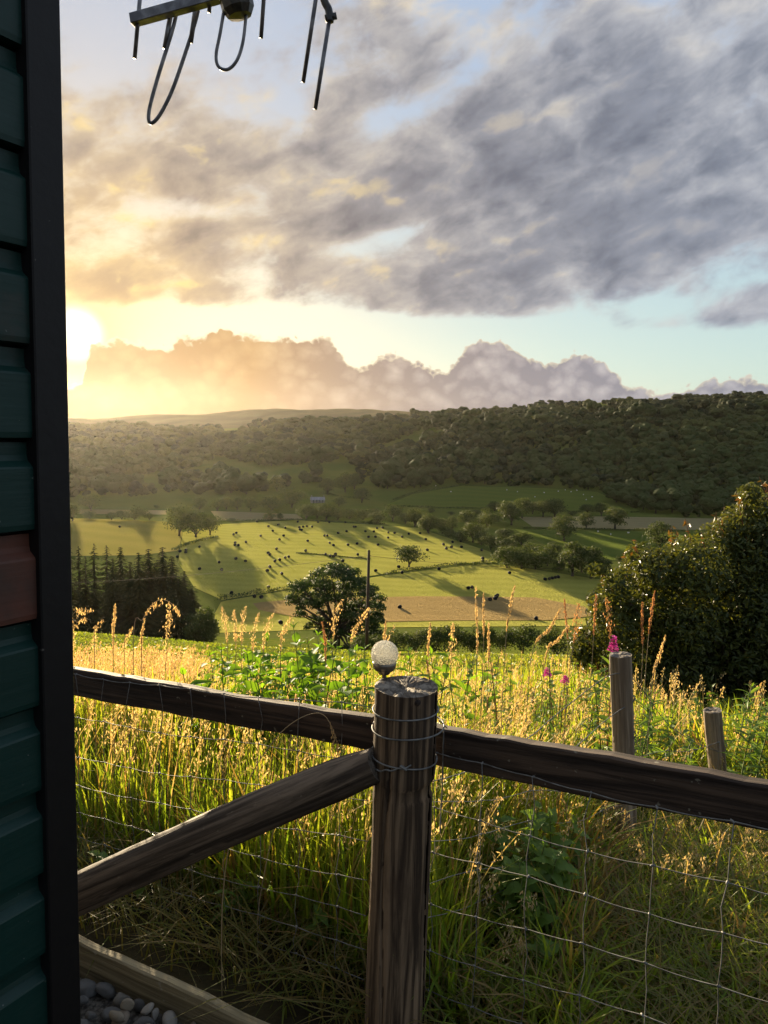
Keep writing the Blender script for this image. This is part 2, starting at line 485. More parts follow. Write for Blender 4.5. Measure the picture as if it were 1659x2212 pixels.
    t.l.new(principled(t, two(t, p, 5, (.025, .021, .012, 1), (.06, .05, .025, 1)), .95, .1, bump(t, t.noise(p, 14, 6), .8, .03)), t.out.inputs[0])
    # weathered timber, grain along local z
    def timber(nm, a, b, cst, pale, lich=.0, gain=1.0):
        m_, t = mat(nm); p = objcoord(t)
        g1 = t.vm('MULTIPLY', p, (40, 40, 1.6)); g2 = t.vm('MULTIPLY', p, (130, 130, 3.0))
        n1 = t.noise(g1, 1.0, 6, .62, .6); n2 = t.noise(g2, 1.0, 4, .6, .3)
        big = t.noise(t.vm('MULTIPLY', p, (5, 5, 3)), 1.6, 5, .6)
        c = t.mix(t.step(.38, .66, n1), a, b)
        c = t.mix(t.m('MULTIPLY', t.step(.5, .75, big), .8), c, cst)
        c = t.mix(t.m('MULTIPLY', t.step(.55, .8, n2), .55), c, a)
        geo = t.node('ShaderNodeNewGeometry')
        nx, ny, nz = t.xyz(geo.outputs['Normal'])
        if lich:
            l_ = t.step(.66, .72, t.noise(t.vm('MULTIPLY', p, (1, 1, .7)), 46, 3, .6))
            c = t.mix(t.m('MULTIPLY', l_, lich), c, pale)
        h = t.m('ADD', t.m('MULTIPLY', n1, .7), t.m('MULTIPLY', n2, .5))
        t.l.new(principled(t, c, .78, .25, bump(t, h, .9, .006)), t.out.inputs[0])
    timber('post_wood', (.036, .023, .014, 1), (.24, .165, .10, 1), (.07, .044, .027, 1), (.32, .29, .23, 1))
    timber('post_end', (.075, .060, .046, 1), (.30, .26, .21, 1), (.10, .08, .06, 1), (.4, .37, .3, 1))
    timber('rail_wood', (.016, .011, .009, 1), (.075, .052, .038, 1), (.035, .025, .019, 1), (.20, .19, .15, 1), .75)
    timber('brace_wood', (.036, .026, .018, 1), (.20, .15, .105, 1), (.06, .043, .030, 1), (.32, .28, .2, 1), .3)
    timber('stake_wood', (.13, .095, .062, 1), (.31, .24, .165, 1), (.16, .12, .08, 1), (.4, .36, .3, 1))
    timber('edging_wood', (.17, .14, .08, 1), (.33, .28, .17, 1), (.19, .165, .09, 1), (.42, .40, .33, 1), .5)
    m_, t = mat('crack'); t.l.new(principled(t, (.010, .007, .005, 1), .95, .0), t.out.inputs[0])
    # galvanised wire
    m_, t = mat('wire'); p = worldpos(t)
    t.l.new(principled(t, two(t, p, 30, (.11, .11, .105, 1), (.22, .22, .21, 1)), .6, .35, None, .3), t.out.inputs[0])
    # painted weatherboards
    m_, t = mat('green_paint'); p = objcoord(t)
    oi = t.node('ShaderNodeObjectInfo').outputs['Random']
    wear = t.step(.56, .74, t.noise(p, 5.0, 7, .68))
    c = t.mix(t.noise(p, 14, 5), (.003, .022, .018, 1), (.006, .036, .029, 1))
    c = t.mix(t.m('MULTIPLY', wear, .55), c, (.045, .036, .028, 1))
    spk = t.step(.74, .78, t.noise(p, 120, 2, .5))
    c = t.mix(t.m('MULTIPLY', spk, .5), c, (.22, .24, .22, 1))
    t.l.new(principled(t, c, t.m('ADD', .34, t.m('MULTIPLY', t.noise(p, 30, 4), .25)), .32, bump(t, t.noise(t.vm('MULTIPLY', p, (3, 60, 60)), 1.5, 4), .25, .003)), t.out.inputs[0])
    m_, t = mat('red_paint'); p = objcoord(t)
    c = two(t, p, 9, (.12, .042, .026, 1), (.065, .036, .027, 1), .35, .65, 7)
    t.l.new(principled(t, c, .6, .3, bump(t, t.noise(t.vm('MULTIPLY', p, (3, 60, 60)), 1.5, 4), .25, .003)), t.out.inputs[0])
    m_, t = mat('black_paint'); p = objcoord(t)
    c = t.mix(t.step(.76, .80, t.noise(p, 70, 2, .5)), (.006, .005, .005, 1), (.10, .09, .08, 1))
    t.l.new(principled(t, c, .55, .3, bump(t, t.noise(p, 25, 5), .3, .004)), t.out.inputs[0])
    m_, t = mat('roof_felt'); t.l.new(principled(t, (.05, .05, .055, 1), .9, .2, bump(t, t.noise(objcoord(t), 60, 4), .5, .004)), t.out.inputs[0])
    # aerial
    m_, t = mat('aerial_metal'); p = worldpos(t)
    t.l.new(principled(t, two(t, p, 25, (.10, .10, .105, 1), (.24, .24, .25, 1)), .45, .5, None, .6), t.out.inputs[0])
    m_, t = mat('black_plastic'); p = worldpos(t)
    t.l.new(principled(t, two(t, p, 60, (.012, .012, .012, 1), (.045, .042, .03, 1)), .4, .5), t.out.inputs[0])
    m_, t = mat('bale_wrap')
    t.l.new(principled(t, (.009, .010, .012, 1), .75, .12, bump(t, t.noise(objcoord(t), 9, 4), .4, .04)), t.out.inputs[0])
    m_, t = mat('dark_metal'); t.l.new(principled(t, (.22, .20, .17, 1), .32, .5, bump(t, t.noise(t.vm('MULTIPLY', objcoord(t), (20, 20, 900)), 1, 2), .1, .001), .9), t.out.inputs[0])
    # crackled glass
    m_, t = mat('crackle_glass'); p = objcoord(t)
    v = t.node('ShaderNodeTexVoronoi', feature='DISTANCE_TO_EDGE'); t.put(v.inputs['Vector'], p); v.inputs['Scale'].default_value = 150
    e = t.m('SUBTRACT', 1.0, t.step(0.0, .12, v.outputs['Distance']))
    nrm = bump(t, e, 1.0, .004)
    gl = t.node('ShaderNodeBsdfGlass'); gl.inputs['Roughness'].default_value = .05; gl.inputs['IOR'].default_value = 1.35
    t.put(gl.inputs['Color'], (.97, .97, .95, 1)); t.put(gl.inputs['Normal'], nrm)
    tr = t.node('ShaderNodeBsdfTranslucent'); tr.inputs[0].default_value = (.95, .93, .85, 1)
    df = t.node('ShaderNodeBsdfDiffuse'); df.inputs[0].default_value = (.9, .88, .82, 1)
    m1 = t.node('ShaderNodeMixShader'); m1.inputs[0].default_value = .5; t.l.new(tr.outputs[0], m1.inputs[1]); t.l.new(df.outputs[0], m1.inputs[2])
    m2 = t.node('ShaderNodeMixShader'); t.put(m2.inputs[0], t.m('ADD', .07, t.m('MULTIPLY', e, .30)))
    t.l.new(gl.outputs[0], m2.inputs[1]); t.l.new(m1.outputs[0], m2.inputs[2]); t.l.new(m2.outputs[0], t.out.inputs[0])
    # stones
    m_, t = mat('stone'); p = objcoord(t); oi = t.node('ShaderNodeObjectInfo').outputs['Random']
    c = t.ramp(oi, [(0, (.12, .12, .12)), (.2, (.26, .25, .22)), (.4, (.36, .31, .23)), (.58, (.16, .165, .165)), (.75, (.30, .25, .19)), (.9, (.44, .41, .36))], 'CONSTANT')
    c = t.mix(t.m('MULTIPLY', t.noise(p, 60, 6), .6), c, (.10, .095, .085, 1))
    t.l.new(principled(t, c, .75, .3, bump(t, t.noise(p, 90, 5), .4, .003)), t.out.inputs[0])
    m_, t = mat('grit'); p = worldpos(t)
    t.l.new(principled(t, two(t, p, 80, (.05, .047, .043, 1), (.16, .15, .13, 1)), .9, .2, bump(t, t.noise(p, 90, 4), 1, .01)), t.out.inputs[0])
    # house, sheep, telegraph pole
    m_, t = mat('house_wall'); t.l.new(principled(t, two(t, worldpos(t), .6, (.16, .155, .14, 1), (.22, .21, .19, 1)), .9, .1), t.out.inputs[0])
    m_, t = mat('slate'); t.l.new(principled(t, two(t, worldpos(t), .8, (.16, .17, .19, 1), (.23, .24, .26, 1)), .6, .3), t.out.inputs[0])
    m_, t = mat('window_glass'); t.l.new(principled(t, (.02, .025, .03, 1), .1, .6), t.out.inputs[0])
    m_, t = mat('wool'); t.l.new(principled(t, (.66, .62, .54, 1), .95, .1), t.out.inputs[0])
    m_, t = mat('pole_wood'); t.l.new(principled(t, (.055, .035, .022, 1), .8, .2), t.out.inputs[0])
build_materials()
# ------------------------------------------------------------------ terrain
def ground_profile():
    """for a few bearings: (distance, image height of the ground there); distances come from bale, tree and house sizes"""
    cols = {}
    near = [(-60, 10.0), (-10, 0.6), (0.0, -0.07), (1.5, -0.07), (2.6, -0.11), (4, -0.36), (6, -0.9), (10, -2.0), (20, -4.6)]
    img = {
        -300: [(50, 1352), (100, 1358), (150, 1362), (225, 1330), (305, 1215), (350, 1150), (400, 1118), (480, 1104), (540, 1080), (640, 1035), (1000, 970), (1350, 938), (1500, 935), (1800, 930), (2200, 902), (2500, 905), (3000, 925)],
        150: [(50, 1358), (100, 1364), (150, 1368), (225, 1335), (305, 1215), (350, 1160), (400, 1126), (480, 1110), (540, 1085), (640, 1040), (1000, 972), (1350, 936), (1500, 930), (1800, 925), (2200, 904), (2500, 907), (3000, 920)],
        320: [(50, 1372), (100, 1378), (150, 1382), (225, 1338), (305, 1225), (350, 1172), (400, 1131), (480, 1112), (540, 1088), (640, 1043), (1000, 972), (1350, 939), (1500, 935), (1800, 925), (2200, 897), (2500, 905), (3000, 920)],
        500: [(50, 1388), (100, 1393), (150, 1397), (225, 1343), (305, 1224), (360, 1174), (430, 1131), (480, 1110), (540, 1085), (640, 1040), (1000, 975), (1350, 930), (1500, 928), (1800, 922), (2200, 886), (2500, 900), (3000, 920)],
        640: [(50, 1396), (100, 1401), (150, 1400), (225, 1345), (305, 1226), (360, 1176), (430, 1130), (490, 1110), (560, 1078), (640, 1040), (880, 965), (1160, 923), (1300, 925), (1750, 918), (2200, 877), (2500, 895), (3000, 920)],
        830: [(50, 1402), (100, 1406), (150, 1400), (225, 1345), (305, 1230), (360, 1180), (430, 1133), (490, 1113), (560, 1083), (640, 1045), (880, 970), (1160, 921), (1300, 920), (1750, 905), (2200, 886), (2500, 898), (3000, 920)],
        1000: [(50, 1406), (100, 1409), (150, 1400), (225, 1345), (305, 1232), (360, 1182), (430, 1137), (490, 1110), (560, 1076), (630, 1048), (780, 975), (980, 916), (1150, 915), (1700, 895), (2200, 890), (2500, 905), (3000, 925)],
        1200: [(50, 1410), (100, 1412), (150, 1400), (225, 1347), (305, 1235), (360, 1186), (430, 1141), (490, 1113), (560, 1080), (630, 1054), (760, 980), (930, 908), (1100, 905), (1500, 880), (2200, 905), (2500, 915), (3000, 930)],
        1330: [(50, 1412), (100, 1414), (150, 1402), (225, 1349), (305, 1238), (360, 1189), (430, 1144), (490, 1116), (550, 1088), (620, 1050), (740, 980), (900, 896), (1100, 895), (1500, 865), (2200, 905), (2500, 915), (3000, 930)],
        1500: [(50, 1414), (100, 1416), (150, 1404), (225, 1351), (305, 1242), (360, 1193), (430, 1148), (490, 1122), (540, 1090), (600, 1040), (720, 965), (880, 893), (1100, 885), (1500, 854), (2200, 905), (2500, 915), (3000, 930)],
        1659: [(50, 1416), (100, 1418), (150, 1406), (225, 1354), (305, 1246), (360, 1197), (430, 1152), (490, 1126), (540, 1085), (600, 1030), (720, 950), (880, 886), (1100, 875), (1500, 848), (2200, 905), (2500, 915), (3000, 930)],
        2100: [(50, 1424), (100, 1426), (150, 1416), (225, 1362), (305, 1256), (360, 1207), (430, 1162), (490, 1130), (540, 1080), (600, 1020), (720, 930), (880, 877), (1100, 865), (1500, 845), (2200, 905), (2500, 915), (3000, 930)],
    }
    us, prof = [], []
    for xi in sorted(img):
        us.append(ray(xi, 1150).x)
        prof.append(near + [(Y, CAM.z + ray(xi, yi).z * Y) for Y, yi in img[xi]])
    return us, prof
def _w(Y):
    return np.arcsinh(np.asarray(Y, float) / 4.0)
def build_table():
    us, prof = ground_profile()
    wg = np.linspace(_w(-60), _w(3000), 700)
    T = np.array([np.interp(wg, _w([p[0] for p in pr]), [p[1] for p in pr]) for pr in prof])
    ker = np.hanning(15); ker /= ker.sum()
    T = np.array([np.convolve(np.pad(r_, 7, mode='edge'), ker, 'valid') for r_ in T])
    ug = np.linspace(us[0], us[-1], 200)
    T2 = np.stack([np.interp(ug, us, T[:, j]) for j in range(T.shape[1])], axis=1)
    k2 = np.hanning(17); k2 /= k2.sum()
    T2 = np.stack([np.convolve(np.pad(T2[:, j], 8, mode='edge'), k2, 'valid') for j in range(T2.shape[1])], axis=1)
    return ug, wg, T2
UG, WG, TZ = build_table()
def ground(X, Y):
    X = np.asarray(X, float); Y = np.asarray(Y, float)
    u = np.clip(X / np.maximum(Y, 3.0), UG[0], UG[-1])
    a = (u - UG[0]) / (UG[-1] - UG[0]) * (len(UG) - 1.001)
    b = np.clip((_w(Y) - WG[0]) / (WG[-1] - WG[0]), 0, 1) * (len(WG) - 1.001)
    i = a.astype(int); j = b.astype(int); fa = a - i; fb = b - j
    z = (TZ[i, j] * (1 - fa) * (1 - fb) + TZ[i + 1, j] * fa * (1 - fb) + TZ[i, j + 1] * (1 - fa) * fb + TZ[i + 1, j + 1] * fa * fb)
    far = np.clip((Y - 470) / 200, 0, 1)
    z = z + far * (np.sin(X * .021 + Y * .013) * 2.2 + np.sin(X * .047 - Y * .031 + 1.3) * 1.1) * np.clip(Y / 900, 0.5, 1.6)
    near = np.clip((Y - 2) / 4, 0, 1) * np.clip((60 - Y) / 30, 0, 1)
    z = z + near * (np.sin(X * 1.7 + Y * .9) * .04 + np.sin(X * .6 - Y * 1.1 + 2) * .06)
    return z
def hit(x, y, y0=160.0, y1=4000.0):
    """where the ray through an image point meets the ground"""
    d = ray(x, y)
    Ys = np.geomspace(y0, y1, 3000)
    zz = CAM.z + d.z * Ys - ground(d.x * Ys, Ys)
    k_ = np.argmax(zz < 0) if (zz < 0).any() else len(Ys) - 1
    Y = Ys[k_]
    if k_ > 0 and zz[k_] < 0:
        f_ = zz[k_ - 1] / (zz[k_ - 1] - zz[k_]); Y = Ys[k_ - 1] * (1 - f_) + Ys[k_] * f_
    X = d.x * Y
    return Vector((X, Y, float(ground(X, Y))))

def build_ground():
    Ys = np.concatenate([np.linspace(-60, 0, 14)[:-1], 4.0 * np.sinh(np.linspace(0, float(_w(3000)), 330))])
    u = np.concatenate([np.linspace(-1.25, -.62, 8)[:-1], np.linspace(-.62, .66, 260), np.linspace(.66, 1.25, 8)[1:]])
    YY, UU = np.meshgrid(Ys, u, indexing='ij')
    XX = UU * (np.maximum(YY, 0) + 9 + np.maximum(-YY, 0) * 1.0)
    ZZ = ground(XX, YY)
    n, m_ = YY.shape
    V = np.stack([XX, YY, ZZ], -1).reshape(-1, 3)
    i, j = np.meshgrid(np.arange(n - 1), np.arange(m_ - 1), indexing='ij')
    a = (i * m_ + j).ravel()
    Q = np.stack([a, a + 1, a + m_ + 1, a + m_], -1)
    yc = YY[:-1, :-1].ravel()
    mi = np.where(yc < 9.0, 2, np.where(yc < 175, 1, np.where(yc > 1480, 3, 0)))
    me = make_mesh('terrain', V, Q, None, (MAT['hill_pasture'], MAT['near_pasture'], MAT['soil'], MAT['moorland']), mi, True)
    return struct(add('terrain', me), 'grassy hillside falling to a valley and rising to wooded hills', 'terrain')
terrain = build_ground()

def field(name, label, poly, material, lift=0.15, ncol=40, drow=2.0):
    """a field is a sheet draped on the terrain inside a boundary"""
    P = []
    for i, (x, y) in enumerate(poly):
        x2, y2 = poly[(i + 1) % len(poly)]
        for s_ in np.linspace(0, 1, 9)[:-1]:
            h = hit(x + (x2 - x) * s_, y + (y2 - y) * s_)
            P.append((h.x, h.y))
    P = np.array(P)
    rows = []
    for Y in np.arange(P[:, 1].min() + .3, P[:, 1].max() - .3, drow):
        a, b = P, np.roll(P, -1, axis=0)
        cr = (a[:, 1] - Y) * (b[:, 1] - Y) < 0
        if cr.sum() < 2:
            continue
        f_ = (Y - a[cr, 1]) / (b[cr, 1] - a[cr, 1])
        xs = a[cr, 0] + f_ * (b[cr, 0] - a[cr, 0])
        rows.append((Y, xs.min(), xs.max()))
    V = []
    for Y, x0, x1 in rows:
        X = np.linspace(x0, x1, ncol)
        V.append(np.stack([X, np.full(ncol, Y), ground(X, np.full(ncol, Y)) + lift], -1))
    V = np.array(V); n = len(rows)
    i, j = np.meshgrid(np.arange(n - 1), np.arange(ncol - 1), indexing='ij')
    a = (i * ncol + j).ravel()
    Q = np.stack([a, a + 1, a + ncol + 1, a + ncol], -1)
    o = add(name, make_mesh(name, V.reshape(-1, 3), Q, None, (MAT[material],), None, True))
    return struct(o, label, 'field')
field('field', 'long mown hay meadow dotted with black bales', [(395, 1150), (470, 1133), (640, 1124), (900, 1140), (1060, 1193), (1075, 1216), (1000, 1217), (830, 1240), (640, 1270), (480, 1297), (420, 1270), (385, 1215)], 'hay_meadow')
field('field', 'mown lower meadow below the dividing hedge', [(478, 1300), (640, 1273), (830, 1244), (1010, 1222), (1080, 1220), (1320, 1256), (1420, 1290), (1400, 1352), (830, 1356), (470, 1368), (462, 1330)], 'hay_meadow', .15)
field('field', 'tan stubble strip in the lower meadow', [(545, 1304), (640, 1296), (830, 1291), (1000, 1288), (1150, 1291), (1262, 1312), (1285, 1332), (1180, 1342), (1000, 1341), (830, 1345), (640, 1334), (560, 1320)], 'stubble', .30)
field('field', 'pale cut field behind the hay meadow', [(455, 1104), (640, 1111), (655, 1121), (640, 1123), (470, 1124)], 'pale_meadow', .15, 30, 1.0)
field('field', 'pale cut field beyond the river trees', [(1120, 1117), (1300, 1116), (1600, 1121), (1600, 1146), (1300, 1143), (1150, 1138)], 'pale_meadow', .15, 30, 1.5)
field('field', 'green sheep field under the wooded hill', [(830, 1093), (890, 1068), (1000, 1049), (1200, 1056), (1290, 1063), (1392, 1108), (1100, 1104)], 'green_field', .15)
field('field', 'rough pasture with scattered trees beyond the river', [(1110, 1143), (1300, 1147), (1500, 1150), (1500, 1215), (1300, 1210), (1180, 1180)], 'green_field', .15)
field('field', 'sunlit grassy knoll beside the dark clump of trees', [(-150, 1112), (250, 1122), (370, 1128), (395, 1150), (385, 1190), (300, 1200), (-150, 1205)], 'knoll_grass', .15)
field('field', 'pale strip of cut grass beyond the knoll', [(160, 1100), (360, 1103), (360, 1112), (160, 1110)], 'pale_meadow', .15, 30, 1.0)
# ------------------------------------------------------------------ trees
def leaf_quads(C, N, size, r, aspect=1.0):
    """quads centred at C facing about N"""
    n = len(C)
    sz = size * r.uniform(.6, 1.4, n)
    N = N + r.normal(0, .55, (n, 3)); N /= np.linalg.norm(N, axis=1, keepdims=True) + 1e-9
    a = np.cross(N, r.normal(size=(n, 3))); a /= np.linalg.norm(a, axis=1, keepdims=True) + 1e-9
    b = np.cross(N, a)
    a = a * sz[:, None]; b = b * sz[:, None] * aspect
    k1 = r.uniform(.5, 1, (n, 1)); k2 = r.uniform(.5, 1, (n, 1))
    V = np.stack([C - a, C - b * k1 + a * .1, C + a * k2, C + b + a * .15], 1).reshape(-1, 3)
    Q = np.arange(4 * n).reshape(n, 4)
    return V, Q
def sphere_dirs(n, r):
    d = r.normal(size=(n, 3)); return d / np.linalg.norm(d, axis=1, keepdims=True)
def crown(seed, nlobe, nleaf, leaf, low=.2, wid=.42, flat=1.0, gap=.0, tall=1.0):
    """crown of unit height: lobes of leaves round an uneven dome"""
    r = np.random.default_rng(seed)
    V, Q = [], []; off = 0
    hc = (low + 1) / 2; hr = (1 - low) / 2
    cs = []
    for i in range(nlobe):
        d = sphere_dirs(1, r)[0]
        rad = r.uniform(.40, .74)
        c = np.array([d[0] * wid * rad, d[1] * wid * rad, hc + d[2] * hr * rad * flat])
        lr = r.uniform(.40, .62) * min(wid, hr) * (1.1 - .25 * abs(d[2]))
        cs.append((c, lr))
    w = np.array([lr ** 2 for _, lr in cs]); w /= w.sum()
    for (c, lr), k_ in zip(cs, (w * nleaf).astype(int) + 3):
        d = sphere_dirs(k_, r)
        d[:, 2] = np.where(d[:, 2] < -.45, -d[:, 2] * .6, d[:, 2])
        rr = lr * r.uniform(.55, 1.06, (k_, 1))
        C = c + d * rr * np.array([1.12, 1.12, .86])
        v, q = leaf_quads(C, d + np.array([0, 0, .35]), leaf, r)
        V.append(v); Q.append(q + off); off += len(v)
    return np.concatenate(V), np.concatenate(Q), cs
def limbs(seed, cs, th=.035, base=.0, fork=.22, n=5, sides=6):
    r = np.random.default_rng(seed + 99)
    mb = MB()
    mb.tube([(0, 0, base - .04), (.004, .002, .03), (.0, .004, fork * .6), (.006, 0, fork)], [th * 1.5, th * 1.08, th * .9, th * .8], sides + 2)
    order = sorted(range(len(cs)), key=lambda i: -cs[i][1])[:n]
    for i in order:
        c = cs[i][0]; m_ = np.array([c[0] * .45, c[1] * .45, fork + (c[2] - fork) * .55]) + r.normal(0, .02, 3)
        mb.tube([(0, 0, fork * .75), tuple(m_ * .6 + np.array([0, 0, fork]) * .4), tuple(m_), tuple(c)], [th * .6, th * .45, th * .32, th * .1], sides - 1)
    return mb
TREEMESH = {}
def proto(kind, seed, nlobe, nleaf, leaf, fol, **kw):
    lim = kw.pop('lim', {})
    V, Q, cs = crown(seed, nlobe, nleaf, leaf, **kw)
    cm = make_mesh('crown', V, Q, None, (MAT[fol],))
    tm = limbs(seed, cs, **lim).mesh('trunk', MAT['bark'], smooth=True)
    TREEMESH.setdefault(kind, []).append((cm, tm))
for s_ in range(4):
    proto('round', 10 + s_, 22, 2400, .026, 'tree_foliage', low=.04, wid=.50, lim=dict(fork=.14))
    proto('bushy', 30 + s_, 18, 2000, .032, 'tree_foliage', low=-.1, wid=.62, lim=dict(fork=.12))
    proto('tallish', 50 + s_, 22, 2400, .024, 'tree_foliage', low=.0, wid=.36, lim=dict(fork=.14))
def tree(name, kind, p, width, height, label, group=None, cat='tree', seed=None):
    r = random.Random(seed if seed is not None else int(p[0] * 13 + p[1] * 7))
    cm, tm = r.choice(TREEMESH[kind])
    o = add(name, None, None, p)
    o.empty_display_size = .5
    w0 = {'round': 1.0, 'bushy': 1.24, 'tallish': .72}[kind]
    o.scale = (width / w0, width / w0, height); o.rotation_euler = (0, 0, r.uniform(0, 6.28))
    add('crown', cm, o); add('trunk', tm, o)
    return tag(o, label, cat, group)
def R2(x, y):
    return (200 + x / 1.106) / 1.823, (1500 + y / 1.106) / 1.823
def R3(x, y):
    return (1500 + x / 1.0886) / 1.823, (1500 + y / 1.0886) / 1.823
def put_trees(reg, lst, k_, name, label, group, kinds, deep=1.0):
    for (x, y, w, h) in lst:
        xi, yi = (R2 if reg == 2 else R3)(x, y)
        p = hit(xi, yi)
        s_ = p.y / FPX / k_
        asp = h / w
        kind = kinds if isinstance(kinds, str) else ('tallish' if asp > 1.15 else 'round' if asp > .72 else 'bushy')
        p.z -= .15
        tree(name, kind, p, w * s_ * 1.16, h * s_ * 1.10, label, group)
k2, k3 = 2.016, 1.985
# the dark clump on the knoll, the lone field oak, the house trees and the river trees
for i, (x, y, w, h) in enumerate([(560, 676, 140, 140), (632, 682, 150, 132), (694, 672, 96, 100)]):
    p = hit(*R2(x, y)); s_ = p.y / FPX / k2; p.z -= .2
    tree('tree', 'round', p, w * s_, h * s_, ['broad dark tree at the knoll end of the clump', 'tallest dark tree in the middle of the clump', 'smaller tree leaning out of the clump over the hay meadow'][i], None)
p = hit(*R2(1560, 812)); s_ = p.y / FPX / k2
tree('oak_tree', 'round', p, 138 * s_, 108 * s_, 'lone round oak on the hedge between the two meadows', None, 'tree', 3)
put_trees(2, [(797, 465, 70, 60), (900, 475, 80, 65), (985, 480, 75, 60), (1205, 495, 65, 78), (1282, 485, 72, 80), (1355, 530, 70, 65), (1322, 470, 55, 70)], k2,
          'tree', 'dark broadleaf tree standing in the sloping pasture above the farmhouse', 'pasture trees above the farmhouse', None)
put_trees(2, [(1050, 552, 104, 82), (965, 565, 95, 66), (870, 567, 62, 58), (813, 562, 55, 52), (765, 560, 56, 56), (725, 567, 62, 56), (648, 560, 74, 52), (1255, 547, 56, 42), (1020, 500, 70, 50)], k2,
          'tree', 'rounded tree in the line along the back edge of the hay meadow', 'tree line behind the hay meadow', None)
put_trees(2, [(175, 567, 84, 78), (95, 612, 62, 78), (365, 607, 92, 66), (310, 607, 52, 46), (265, 607, 42, 38), (170, 602, 54, 38), (430, 607, 42, 34), (960, 607, 34, 48), (1000, 607, 28, 36), (790, 612, 36, 16), (935, 610, 24, 34), (460, 555, 24, 16)], k2,
          'tree', 'small tree or bush on the fence line beyond the knoll', 'small trees beyond the knoll', None)
put_trees(2, [(1112, 607, 86, 76), (1200, 607, 92, 70), (1160, 600, 60, 50), (1300, 600, 90, 44), (1360, 606, 80, 48), (1420, 622, 80, 50), (1490, 612, 80, 72), (1545, 622, 60, 46), (1590, 630, 72, 62), (1640, 662, 62, 62), (1250, 606, 60, 44), (1400, 590, 60, 40)], k2,
          'tree', 'pale willow or alder in the river belt behind the bales', 'river trees behind the hay meadow', None)
put_trees(3, [(145, 625, 74, 84), (205, 655, 80, 80), (265, 655, 64, 62), (305, 645, 54, 62), (370, 628, 84, 74), (395, 692, 96, 88), (455, 625, 115, 74), (290, 670, 60, 40), (340, 690, 70, 50)], k3,
          'tree', 'leafy tree in the river belt at the corner of the hay meadow', 'river trees at the meadow corner', None)
put_trees(3, [(560, 618, 112, 108), (605, 590, 80, 92), (650, 570, 58, 58), (695, 584, 74, 78), (745, 584, 84, 80), (487, 558, 58, 42), (885, 568, 58, 42), (945, 580, 60, 62), (410, 572, 40, 20), (300, 575, 30, 18), (215, 565, 34, 20), (820, 578, 36, 20)], k3,
          'tree', 'dark tree on the boundary below the green sheep field', 'trees below the sheep field', None)
put_trees(3, [(785, 688, 104, 106), (880, 634, 68, 66), (1003, 637, 88, 102), (1195, 724, 104, 112), (1020, 782, 32, 34)], k3,
          'tree', 'separate tree standing out in the rough pasture beyond the river', 'trees in the rough pasture', None)
put_trees(3, [(430, 703, 74, 56), (470, 724, 84, 70), (530, 744, 94, 80), (602, 704, 84, 60), (530, 684, 84, 52), (540, 802, 114, 92), (602, 807, 114, 104), (662, 807, 114, 98), (714, 794, 84, 88), (762, 817, 64, 54), (740, 744, 64, 54), (640, 760, 80, 70), (575, 770, 90, 70)], k3,
          'bush', 'rounded willow bush in the belt beside the lower meadow', 'willow bushes beside the lower meadow', 'bushy')
put_trees(3, [(820, 838, 114, 158), (900, 848, 94, 148), (860, 820, 80, 120), (962, 843, 64, 84)], k3,
          'tree', 'tall pale poplar-like tree at the end of the willow belt', 'tall trees ending the willow belt', 'tallish')
# hedge at the bottom of the near slope
for i, (x, y, w, h) in enumerate([(-10, 1150, 70, 80), (60, 1152, 84, 96), (150, 1152, 94, 104), (230, 1125, 84, 84), (300, 1118, 94, 92), (390, 1118, 84, 92), (455, 1108, 70, 74), (520, 1112, 74, 72), (610, 1128, 114, 104), (745, 1124, 104, 96), (880, 1165, 120, 130), (-70, 1140, 74, 66)]):
    xi, yi = R3(x, y); Y = 112.0
    d = ray(xi, yi); X = d.x * Y
    w_, h_ = 1.45 * w * Y / FPX / k3, h * Y / FPX / k3
    z = CAM.z + d.z * Y
    g = float(ground(X, Y))
    tree('hawthorn_bush', 'bushy', Vector((X, Y, g - .1)), w_, max(h_ + z - g, 2.0), 'dark hawthorn bush in the hedge below the near pasture', 'hedge below the near pasture', 'bush', 100 + i)

